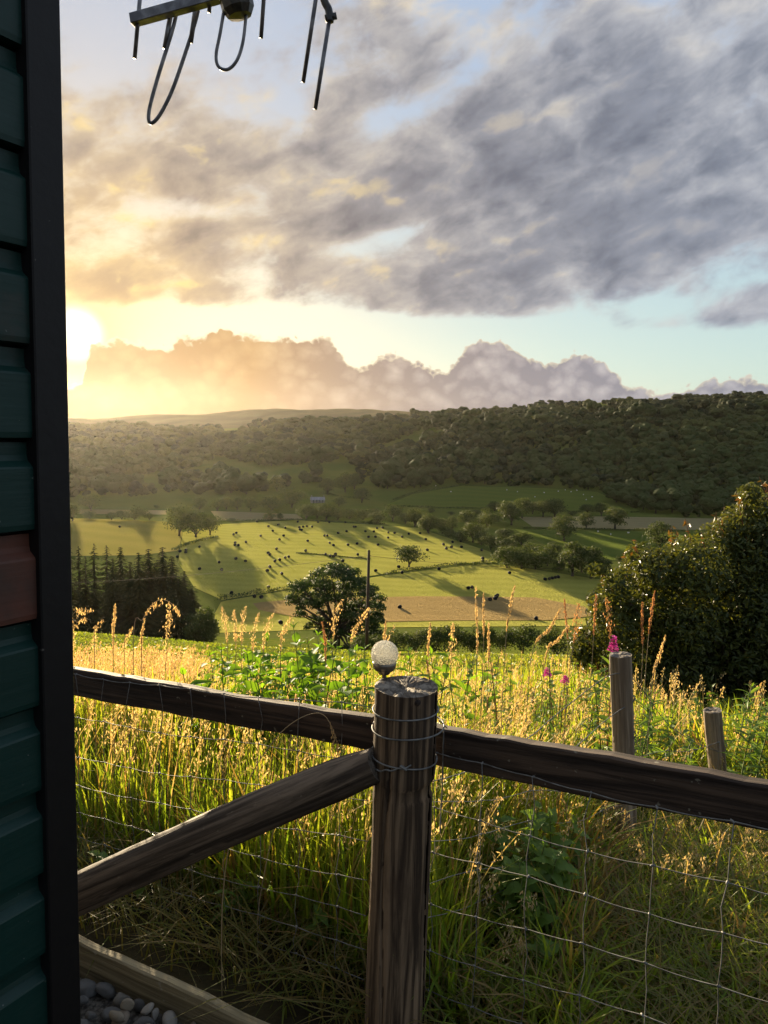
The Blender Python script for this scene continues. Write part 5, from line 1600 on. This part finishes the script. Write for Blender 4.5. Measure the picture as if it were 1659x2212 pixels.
def build_seed_heads():
    r = np.random.default_rng(41)
    parts = []
    for n, y0, y1, umin, umax, hh, tint in ((800, 2.0, 4.0, -.52, .2, .60, 0), (1700, 4.0, 7.2, -.52, -.25, .56, 1), (520, 4.0, 7.5, -.25, .42, .56, 0), (420, 2.4, 5.0, .05, .6, .60, 0)):
        X, Y = scatter(n, y0, y1, r, 1.0, umin, umax)
        h = hh * r.uniform(.7, 1.15, len(X)) * tallness(X, Y)
        a = r.uniform(0, 1, len(X))
        stem = mixcol(a, (.40, .30, .14), (.28, .26, .09)); head = mixcol(r.uniform(0, 1, len(X)), (.58, .45, .27), (.52, .34, .24) if tint else (.46, .40, .24))
        parts += seed_field(X, Y, h, np.abs(r.normal(.18, .2, len(X))), r.uniform(-1.2, 1.6, len(X)), r, stem, head, 22, .2, .012 if not tint else .014, .0034)
    V, Q, T, C = join(parts)
    stuff(add('seed_heads', make_mesh('seed_heads', V, Q, T, (MAT['grass_seed'],), None, False, C)), 'dry tan grass stems and seed heads standing over the meadow', 'grass')
build_seed_heads()

# ------------------------------------------------------------------ single tall grass stems that stand clear of the meadow
def catmull(pts, n):
    q = np.array([tuple(p) for p in pts]); t_ = np.linspace(0, len(q) - 1, n); out = []
    for tt in t_:
        i = min(int(tt), len(q) - 2); f_ = tt - i
        p0, p1, p2, p3 = q[max(i - 1, 0)], q[i], q[i + 1], q[min(i + 2, len(q) - 1)]
        out.append(.5 * ((2 * p1) + (-p0 + p2) * f_ + (2 * p0 - 5 * p1 + 4 * p2 - p3) * f_ ** 2 + (-p0 + 3 * p1 - 3 * p2 + p3) * f_ ** 3))
    return np.array(out)
def tall_stem(img, Y, kind, label, seed, group=None, tint=(.56, .38, .17), head=.26):
    """img: image points from the head's tip down to the foot"""
    r = np.random.default_rng(seed)
    P = [at(x, y, Y) for x, y in img]
    foot = P[-1].copy(); foot.z = float(ground(foot.x, foot.y)) - .02
    if foot.z < P[-1].z - .05:
        P.append(foot)
    org = P[-1]
    path = catmull([p - org for p in P], 40)
    root = add('grass_stem', None, None, tuple(org))
    mb = MB(); mb.tube(path[::-1], np.linspace(.0018, .0010, 40), 5)
    add('stem', mb.mesh('stem', MAT['dry_stem'], smooth=True), root)
    L = np.concatenate([[0], np.cumsum(np.linalg.norm(np.diff(path, axis=0), axis=1))])
    hl = head
    n = {'spike': 170, 'panicle': 150, 'droop': 90}[kind]
    s_ = r.uniform(0, hl, n)
    C = np.stack([np.interp(s_, L, path[:, i]) for i in range(3)], -1)
    env = np.sin(np.pi * np.clip(s_ / hl * .9 + .08, 0, 1))
    sp = {'spike': .0032, 'panicle': .011, 'droop': .006}[kind]
    C += r.normal(0, 1, (n, 3)) * (sp * env)[:, None]
    if kind == 'droop':
        C[:, 2] -= np.abs(r.normal(0, .02, n)) * env
    S = r.uniform(.7, 1.4, n) * {'spike': .0036, 'panicle': .0030, 'droop': .0036}[kind] * (Y / 3.2) ** .5
    tg = np.array([0, 0, -1.0 if kind == 'droop' else 1.0]) + r.normal(0, .4, (n, 3)); tg /= np.linalg.norm(tg, axis=1, keepdims=True)
    sd_ = np.cross(tg, r.normal(size=(n, 3))); sd_ /= np.linalg.norm(sd_, axis=1, keepdims=True)
    a, b = tg * (S * 2.0)[:, None], sd_ * (S * .6)[:, None]
    V = np.stack([C - a, C - b, C + a, C + b], 1).reshape(-1, 3)
    col = np.repeat(np.array(tint) * r.uniform(.75, 1.25, (n, 1)), 4, axis=0)
    o = add('seed_head', make_mesh('seed_head', V, np.arange(4 * n).reshape(n, 4), None, (MAT['grass_seed'],), None, False, col), root)
    tag(root, label, 'grass', group)
def d3(*pts):
    return [R3(*p) for p in pts]
def d2_(*pts):
    return [R2(*p) for p in pts]
TS = [
    (d3((407, 885), (409, 1000), (412, 1180)), 3.2, 'spike', 'tall straight tan grass spike, taller of the close pair over the stubble'),
    (d3((440, 910), (440, 1000), (438, 1190)), 3.3, 'spike', 'tan grass spike, shorter of the close pair over the stubble'),
    (d3((575, 878), (556, 960), (530, 1190)), 3.1, 'spike', 'tall leaning grass spike standing above the hedge bushes'),
    (d3((773, 972), (725, 1060), (640, 1220)), 3.2, 'spike', 'grass spike leaning strongly towards the pink flower'),
    (d3((806, 1050), (760, 1110), (700, 1230)), 3.3, 'spike', 'short drooping grass spike below the strongly leaning one'),
    (d3((787, 937), (791, 1000), (800, 1200)), 3.6, 'spike', 'small brown bottle-shaped seed head on a thin upright stem'),
    (d3((923, 915), (920, 960), (905, 1200)), 3.6, 'spike', 'brown seed head against the edge of the shrub'),
    (d3((966, 930), (975, 1000), (978, 1200)), 3.5, 'panicle', 'loose brown seed head directly above the pink flower'),
    (d3((1175, 900), (1160, 990), (1135, 1240)), 3.3, 'spike', 'tall thin rusty grass stem in front of the shrub'),
    (d3((1121, 950), (1120, 1050), (1118, 1250)), 3.3, 'spike', 'thin rusty stem beside the taller one in front of the shrub'),
    (d3((1220, 1092), (1195, 1180), (1160, 1330)), 3.1, 'spike', 'pale broken straw leaning in front of the shrub'),
    (d3((212, 1038), (207, 1090), (200, 1220)), 3.4, 'spike', 'short grass spike right of the globe lamp'),
    (d3((462, 1040), (462, 1100), (460, 1220)), 3.4, 'spike', 'short grass spike under the close pair of spikes'),
    (d3((60, 1045), (30, 1100), (-30, 1230)), 3.6, 'droop', 'drooping pale seed head just behind the globe lamp'),
    (d3((310, 1045), (305, 1100), (300, 1230)), 3.6, 'panicle', 'pale nettle-like dry head over the hedge bushes'),
    (d2_((562, 1020), (545, 985), (490, 952), (440, 975), (400, 1040), (360, 1130)), 3.0, 'droop', 'arching drooping grass head in front of the spruces'),
    (d2_((280, 975), (278, 1030), (272, 1180)), 3.2, 'spike', 'thin bare straw standing in front of the spruces'),
    (d2_((180, 1000), (130, 995), (90, 1030), (70, 1150)), 3.0, 'droop', 'arching grass head close to the hut corner'),
    (d2_((160, 1035), (120, 1050), (95, 1150)), 3.0, 'droop', 'short bent grass head beside the hut corner'),
    (d2_((230, 1040), (200, 1070), (190, 1160)), 3.2, 'droop', 'bent grass head between the hut corner and the bare straw'),
    (d2_((408, 1038), (402, 1080), (395, 1190)), 3.2, 'spike', 'short upright spike under the arching grass head'),
    (d2_((355, 1072), (335, 1110), (320, 1200)), 3.2, 'droop', 'bent grass spike left of the arching head'),
    (d2_((850, 985), (835, 1040), (830, 1190)), 3.8, 'panicle', 'open grass panicle over the lower meadow left of the oak'),
    (d2_((797, 1000), (803, 1060), (806, 1200)), 3.8, 'panicle', 'open grass panicle beside another left of the oak'),
    (d2_((745, 985), (760, 1060), (770, 1200)), 3.9, 'panicle', 'pale airy panicle at the end of the spruce wood'),
    (d2_((905, 1015), (890, 1070), (880, 1200)), 3.7, 'panicle', 'dense tan panicle under the oak canopy edge'),
    (d2_((970, 1015), (945, 1060), (925, 1200)), 3.7, 'panicle', 'leaning tan panicle near the dark half-hidden bale'),
    (d2_((1055, 1022), (1020, 1080), (1000, 1200)), 3.7, 'panicle', 'leaning pink-tan panicle under the oak trunk'),
    (d2_((1270, 955), (1240, 1020), (1228, 1200)), 3.6, 'panicle', 'tall airy white panicle in front of the big oak'),
    (d2_((1385, 990), (1350, 1050), (1300, 1200)), 3.6, 'panicle', 'airy white panicle crossing the telegraph pole'),
    (d2_((1180, 1050), (1190, 1100), (1196, 1230)), 3.5, 'spike', 'rusty grass spike under the big oak'),
    (d2_((1460, 1040), (1455, 1090), (1450, 1200)), 3.6, 'spike', 'short straw behind the globe lamp'),
    (d3((1048, 500), (1050, 560)) and [(1250, 1305), (1240, 1380), (1225, 1500)], 3.6, 'panicle', 'brown curled seed head left of the pink flower'),
    ([(690, 1535), (715, 1560), (727, 1610), (728, 1630)][::-1] and [(729, 1648), (727, 1600), (700, 1545), (655, 1548), (600, 1590), (540, 1680), (500, 1800), (480, 1960)], 2.02, 'droop', 'drooping seed head hanging in front of the left rail'),
    ([(640, 1500), (632, 1560), (610, 1700), (560, 1950)], 2.2, 'spike', 'grass spike poking up behind the left rail'),
    ([(365, 1320), (360, 1400), (350, 1560), (330, 1720)], 2.8, 'panicle', 'slim grass panicle rising above the left rail'),
]
for i, (img, Y, kind, lab) in enumerate(TS):
    tall_stem(img, Y, kind, lab, 500 + i, None, (.36, .20, .11) if ('rusty' in lab or 'brown' in lab) else (.56, .44, .26), .12 if Y < 2.5 else (.30 if kind == 'spike' and 'straight' in lab else .2))

# ------------------------------------------------------------------ leafy plants
def leaf_mesh(name, material, kind):
    """a leaf along +x, folded on its midrib"""
    if kind == 'ovate':
        prof = [(0, .02), (.18, .20), (.38, .27), (.60, .22), (.82, .10), (1, 0)]
    elif kind == 'nettle':
        prof = [(0, .06), (.06, .24), (.10, .22), (.22, .31), (.26, .27), (.40, .28), (.44, .23), (.58, .22), (.62, .17), (.76, .13), (.80, .09), (1, 0)]
    else:
        prof = [(0, .03), (.2, .085), (.5, .10), (.8, .06), (1, 0)]
    V = []; n = len(prof)
    for x, w in prof:
        zb = -.30 * x * x + .10 * x
        V += [(x, -w, zb + .10 * w / .3 + .02 * math.sin(x * 17)), (x, 0, zb), (x, w, zb + .10 * w / .3 + .02 * math.cos(x * 15))]
    Q = []
    for i in range(n - 1):
        a, b = 3 * i, 3 * i + 3
        Q += [(a, a + 1, b + 1, b), (a + 1, a + 2, b + 2, b + 1)]
    return make_mesh(name, np.array(V), np.array(Q), None, (MAT[material],), None, True)
LEAF = {'weed': leaf_mesh('leaf', 'weed_leaf', 'ovate'), 'nettle': leaf_mesh('leaf', 'nettle_leaf', 'nettle'), 'herb': leaf_mesh('leaf', 'nettle_leaf', 'narrow')}
def leafy_plant(name, p, h, kind, n_pair, size, label, group, seed, stem='green_stem', lean=.12, flower=None):
    r = np.random.default_rng(seed)
    root = add(name, None, None, tuple(p))
    a = r.uniform(0, 6.28); lx, ly = math.cos(a) * lean * h, math.sin(a) * lean * h
    def pos(t_):
        return np.array([lx * t_ ** 1.8, ly * t_ ** 1.8, h * t_])
    mb = MB(); mb.tube([pos(t_) - np.array([0, 0, .02 if t_ == 0 else 0]) for t_ in np.linspace(0, 1, 9)], np.linspace(.005, .0018, 9), 5)
    add('stem', mb.mesh('stem', MAT[stem], smooth=True), root)
    for i in range(n_pair):
        t_ = .25 + .75 * (i + .5) / n_pair
        c = pos(t_)
        s_ = size * (1.05 - .55 * abs(t_ - .55)) * (.55 if t_ > .93 else 1)
        na = 2 if kind != 'herb' else 3
        a0 = i * (math.pi / 2 if kind != 'herb' else .9) + r.normal(0, .3)
        for k_ in range(na):
            o = add('leaf', LEAF[kind], root, tuple(c))
            o.rotation_euler = (r.normal(0, .25), r.uniform(-.75, .35) - (.5 if t_ > .93 else 0), a0 + k_ * 2 * math.pi / na + r.normal(0, .2))
            o.scale = (s_ * r.uniform(.8, 1.2),) * 3
    if flower:
        mbp = MB(); rr = np.random.default_rng(seed + 1)
        for i in range(46):
            t_ = 1 - flower * (i / 46) ** .8 / h
            c = pos(t_); an = i * 2.4; rad = .006 + .016 * (i / 46)
            q = c + np.array([math.cos(an) * rad, math.sin(an) * rad, rr.normal(0, .003)])
            for k_ in range(4):
                b = an + k_ * 1.57 + .4; d_ = np.array([math.cos(b), math.sin(b), rr.normal(.2, .3)]) * .010; e_ = np.array([-math.sin(b), math.cos(b), .2]) * .0055
                mbp.raw([q, q + d_ * .6 - e_, q + d_, q + d_ * .6 + e_], [(0, 1, 2, 3)])
        add('flower_spike', mbp.mesh('flower_spike', MAT['petal']), root)
    tag(root, label, 'plant', group)
def on_ground(xi, Y):
    X = ray(xi, 1450).x * Y
    return Vector((X, Y, float(ground(X, Y))))
def build_weeds():
    r = random.Random(77)
    k_ = 0
    def put(x, ytop, Y, kind, npair, size, name, label, group, **kw):
        nonlocal k_
        k_ += 1
        p = on_ground(x, Y); h = max(CAM.z + ray(x, ytop).z * Y - p.z, .18)
        leafy_plant(name, p, h, kind, npair, size, label, group, 900 + k_, **kw)
    for i in range(56):
        x = r.gauss(630, 110); x = min(max(x, 430), 775)
        put(x, 1410 + abs(x - 690) * .12 + r.uniform(-45, 70), r.uniform(3.3, 4.9), 'weed', r.randint(7, 9), r.uniform(.10, .145), 'leafy_weed', 'bright broad-leaved weed in the clump behind the left rail', 'broad-leaved weeds behind the left rail')
    for (x, y, Y) in [(660, 1352, 3.9), (700, 1372, 3.8), (745, 1380, 3.9), (470, 1415, 4.4), (560, 1405, 4.2), (610, 1400, 4.0), (790, 1400, 3.9)]:
        put(x, y, Y, 'weed', 9, .11, 'leafy_weed', 'tall bright weed topping the clump under the big oak', 'tall weeds under the big oak')
    for (x, y, Y) in [(918, 1395, 3.6), (938, 1372, 3.8), (900, 1420, 3.9), (965, 1400, 3.9), (1005, 1420, 4.0), (985, 1440, 3.6), (1040, 1430, 4.2)]:
        put(x, y, Y, 'weed', 8, .095, 'leafy_weed', 'bright leafy weed standing right of the globe lamp', 'leafy weeds right of the globe lamp')
    for i in range(46):
        x = r.uniform(900, 1330)
        put(x, 1440 + r.uniform(-35, 90), r.uniform(3.2, 5.6), r.choice(['nettle', 'herb', 'herb']), r.randint(8, 11), r.uniform(.05, .075), 'wild_herb', 'mixed pale herb in the thicket between the post and tall stake', 'herbs between the post and the tall stake', stem=r.choice(['green_stem', 'red_stem']))
    for i in range(34):
        x = r.uniform(1370, 1680)
        put(x, 1530 + r.uniform(-45, 80), r.uniform(3.4, 5.4), r.choice(['nettle', 'herb', 'nettle']), r.randint(8, 11), r.uniform(.055, .085), 'nettle_plant', 'nettle or herb growing beneath the dark shrub', 'nettles beneath the dark shrub')
    for (x, y, Y) in [(1400, 1478, 3.5), (1420, 1500, 3.4), (1385, 1520, 3.3), (1600, 1478, 3.9), (1630, 1500, 3.8), (1650, 1520, 3.7), (1580, 1530, 3.8), (1615, 1545, 3.5)]:
        put(x, y, Y, 'herb', 13, .095, 'willowherb', 'upright narrow-leaved willowherb beside the short stake', 'willowherbs by the short stake')
    for (x, y, Y) in [(1120, 1745, 2.45), (1150, 1732, 2.5), (1185, 1750, 2.4), (1215, 1740, 2.5), (1240, 1770, 2.6), (1135, 1830, 2.35), (1200, 1840, 2.3), (1165, 1860, 2.25), (1170, 1810, 2.35), (1105, 1850, 2.3), (1225, 1850, 2.35), (1150, 1900, 2.2)]:
        put(x, y, Y, 'nettle', 8, .085, 'nettle_plant', 'tall leafy nettle in the clump seen through the netting', 'tall nettles through the netting')
    for (x, y, Y) in [(1190, 1985, 2.15), (1230, 2000, 2.2), (1205, 2060, 2.05), (1250, 1975, 2.25), (1170, 1960, 2.25)]:
        put(x, y, Y, 'nettle', 6, .085, 'nettle_plant', 'shaded nettle low behind the netting', 'shaded nettles behind the netting')
    for (x, y, Y) in [(830 - 620, 2040, 2.5), (300, 2060, 2.45), (520, 2000, 2.35), (480, 2080, 2.3), (690, 2120, 2.2), (740, 2050, 2.3)]:
        put(x, y, Y, 'nettle', 5, .06, 'nettle_plant', 'small nettle in the dark under the brace pole', 'small nettles under the brace')
    put(1322, 1372, 3.3, 'herb', 13, .08, 'fireweed', 'bright pink fireweed spike rising behind the tall stake', None, stem='red_stem', lean=.03, flower=.075)
    put(1190, 1446, 3.9, 'herb', 10, .07, 'fireweed', 'small pink fireweed spike low in the herb thicket', None, stem='red_stem', lean=.03, flower=.05)
    put(1216, 1458, 4.0, 'herb', 10, .07, 'fireweed', 'smallest pink fireweed spike, fading, in the thicket', None, stem='red_stem', lean=.03, flower=.04)
build_weeds()

# ------------------------------------------------------------------ big glossy shrub on the right
def build_shrub():
    r = np.random.default_rng(55)
    Y0 = 6.8
    base = at(1560, 1560, Y0); base.z = float(ground(base.x, Y0))
    root = add('glossy_shrub', None, None, tuple(base))
    bz = np.array(base)
    lob = []
    for (x, y, rr) in [(1290, 1395, 42), (1330, 1330, 52), (1345, 1255, 42), (1390, 1290, 60), (1380, 1215, 34), (1440, 1245, 56), (1420, 1370, 70), (1350, 1420, 60), (1500, 1215, 58), (1500, 1320, 80), (1480, 1440, 80), (1560, 1190, 50),
                       (1590, 1260, 70), (1600, 1140, 48), (1640, 1200, 60), (1640, 1100, 40), (1660, 1330, 90), (1590, 1400, 90), (1680, 1130, 60), (1700, 1230, 80), (1700, 1420, 90), (1560, 1480, 70), (1640, 1500, 70), (1420, 1470, 60),
                       (1310, 1300, 30), (1270, 1420, 26), (1760, 1180, 80), (1780, 1300, 90), (1620, 1065, 22), (1300, 1240, 14), (1400, 1500, 50)]:
        for dy in (-.55, .25, 1.0):
            Y = Y0 + dy * .9 + r.normal(0, .12)
            lob.append((np.array(at(x + r.normal(0, 8), y + r.normal(0, 8), Y)), rr * Y / FPX * r.uniform(.8, 1.05)))
    # branches
    for i in range(0, len(lob), 3):
        c = lob[i][0]; mb = MB()
        s0 = np.array([r.normal(0, .18), r.normal(0, .18), -.05]); e = c - bz
        mid = s0 * .4 + e * .55 + np.array([0, 0, .15]) + r.normal(0, .06, 3)
        mb.tube([s0, (s0 + mid) / 2 + r.normal(0, .04, 3), mid, e], [.028, .02, .013, .004], 6)
        add('branch', mb.mesh('branch', MAT['bark'], smooth=True), root)
    P, N, S, K = [], [], [], []
    for c, lr in lob:
        n = int(1000 * lr * lr / .04) + 40
        d = sphere_dirs(n, r)
        P.append(c + d * lr * r.uniform(.55, 1.15, (n, 1)) * np.array([1, 1, 1])); N.append(d * .5 + np.array([0, -.15, .55])); S.append(r.uniform(.015, .038, n)); K.append(np.full(n, 0))
    # upright leading shoots along the top outline
    for (x, y) in [(1300, 1235), (1345, 1195), (1372, 1165), (1420, 1190), (1450, 1160), (1490, 1155), (1540, 1130), (1565, 1095), (1590, 1065), (1615, 1045), (1640, 1030), (1655, 1050), (1275, 1300), (1262, 1360), (1240, 1390), (1320, 1270), (1400, 1195), (1515, 1150), (1480, 1120), (1448, 1138), (1360, 1190), (1545, 1110), (1630, 1060), (1252, 1410)]:
        Y = Y0 + r.uniform(-.6, .6); tip = np.array(at(x, y, Y)); root_ = np.array(at(x + 30 + r.normal(0, 15), y + 120, Y))
        n = 46; f_ = r.uniform(0, 1, n) ** .8
        P.append(tip + (root_ - tip) * f_[:, None] + r.normal(0, .016, (n, 3)) * (1 + f_[:, None])); N.append(r.normal(0, 1, (n, 3)) + np.array([0, 0, .5])); S.append(r.uniform(.018, .036, n)); K.append(np.where(f_ < .35, 1, 0))
        mb = MB(); mb.tube([tip - bz, (tip + root_) / 2 - bz + r.normal(0, .01, 3), root_ - bz], [.002, .004, .007], 5); add('shoot', mb.mesh('shoot', MAT['red_stem']), root)
    P = np.concatenate(P); N = np.concatenate(N); S = np.concatenate(S); K = np.concatenate(K)
    n = len(P)
    N = N + r.normal(0, .45, (n, 3)); N /= np.linalg.norm(N, axis=1, keepdims=True)
    A = np.cross(N, r.normal(size=(n, 3))); A[:, 2] -= .25; A /= np.linalg.norm(A, axis=1, keepdims=True)
    B = np.cross(N, A); B /= np.linalg.norm(B, axis=1, keepdims=True); N = np.cross(A, B)
    f_ = r.uniform(0, 1, n)
    col = mixcol(f_, (.034, .052, .013), (.110, .125, .032))
    col[K == 1] = mixcol(r.uniform(0, 1, (K == 1).sum()), (.085, .10, .025), (.14, .055, .025))
    # the leaves that show largest are single parts, the others one part
    depth = P[:, 1] + r.uniform(0, .5, n)
    ix, iy = project(P)
    vis = (ix < 1659) & (iy < 1540)
    order = np.argsort(np.where(vis, depth - S * 12, 99))
    front, rest = order[:300], order[300:]
    def shape(A_, B_, N_, S_):
        a = A_ * S_[:, None]; b = B_ * (S_ * .34)[:, None]; u = N_ * (S_ * .14)[:, None]
        return np.stack([-a, -a * .25 - b + u, a * .45 - b * .75 + u, a, a * .45 + b * .75 + u, -a * .25 + b + u, a * .1], 1)
    V = P[rest][:, None, :] - bz + shape(A[rest], B[rest], N[rest], S[rest])
    m_ = len(rest); bi = (np.arange(m_) * 7)[:, None]
    T = np.concatenate([bi + np.array(t_) for t_ in ((0, 6, 1), (1, 6, 2), (2, 6, 3), (3, 6, 4), (4, 6, 5), (5, 6, 0))])
    o = add('foliage', make_mesh('foliage', V.reshape(-1, 3), None, T, (MAT['shrub_leaf'],), None, False, np.repeat(col[rest], 7, axis=0)), root)
    o['kind'] = 'stuff'
    one = np.array([1.0]); X_, Y_, Z_ = np.array([[1.0, 0, 0]]), np.array([[0, 1.0, 0]]), np.array([[0, 0, 1.0]])
    lv = shape(X_, Y_, Z_, one)[0]
    lm = [make_mesh('leaf', lv, None, np.array(((0, 6, 1), (1, 6, 2), (2, 6, 3), (3, 6, 4), (4, 6, 5), (5, 6, 0))), (MAT['shrub_leaf'],), None, False, np.repeat(np.array([c]), 7, axis=0)) for c in ((.030, .046, .012), (.055, .072, .018), (.085, .10, .025))]
    for i in front:
        o = add('leaf', lm[int(f_[i] * 2.99)], root)
        o.matrix_local = Matrix(((A[i][0] * S[i], B[i][0] * S[i], N[i][0] * S[i], P[i][0] - bz[0]), (A[i][1] * S[i], B[i][1] * S[i], N[i][1] * S[i], P[i][1] - bz[1]), (A[i][2] * S[i], B[i][2] * S[i], N[i][2] * S[i], P[i][2] - bz[2]), (0, 0, 0, 1)))
    tag(root, 'large dark shrub with small glossy leaves and upright shoots', 'shrub')
    print('shrub leaves', n)
build_shrub()
# ------------------------------------------------------------------ haze in the valley air
def build_haze():
    mb = MB(); mb.box(-4200, 4200, -300, 3150, -75, 132)
    m_, t = mat('haze')
    m_.cycles.homogeneous_volume = True
    v = t.node('ShaderNodeVolumePrincipled')
    v.inputs['Color'].default_value = (.97, .90, .80, 1); v.inputs['Density'].default_value = .000011; v.inputs['Anisotropy'].default_value = .73
    t.l.new(v.outputs[0], t.out.inputs['Volume'])
    o = add('haze', mb.mesh('haze', m_))
    stuff(o, 'warm evening haze filling the valley air', 'haze')
build_haze()
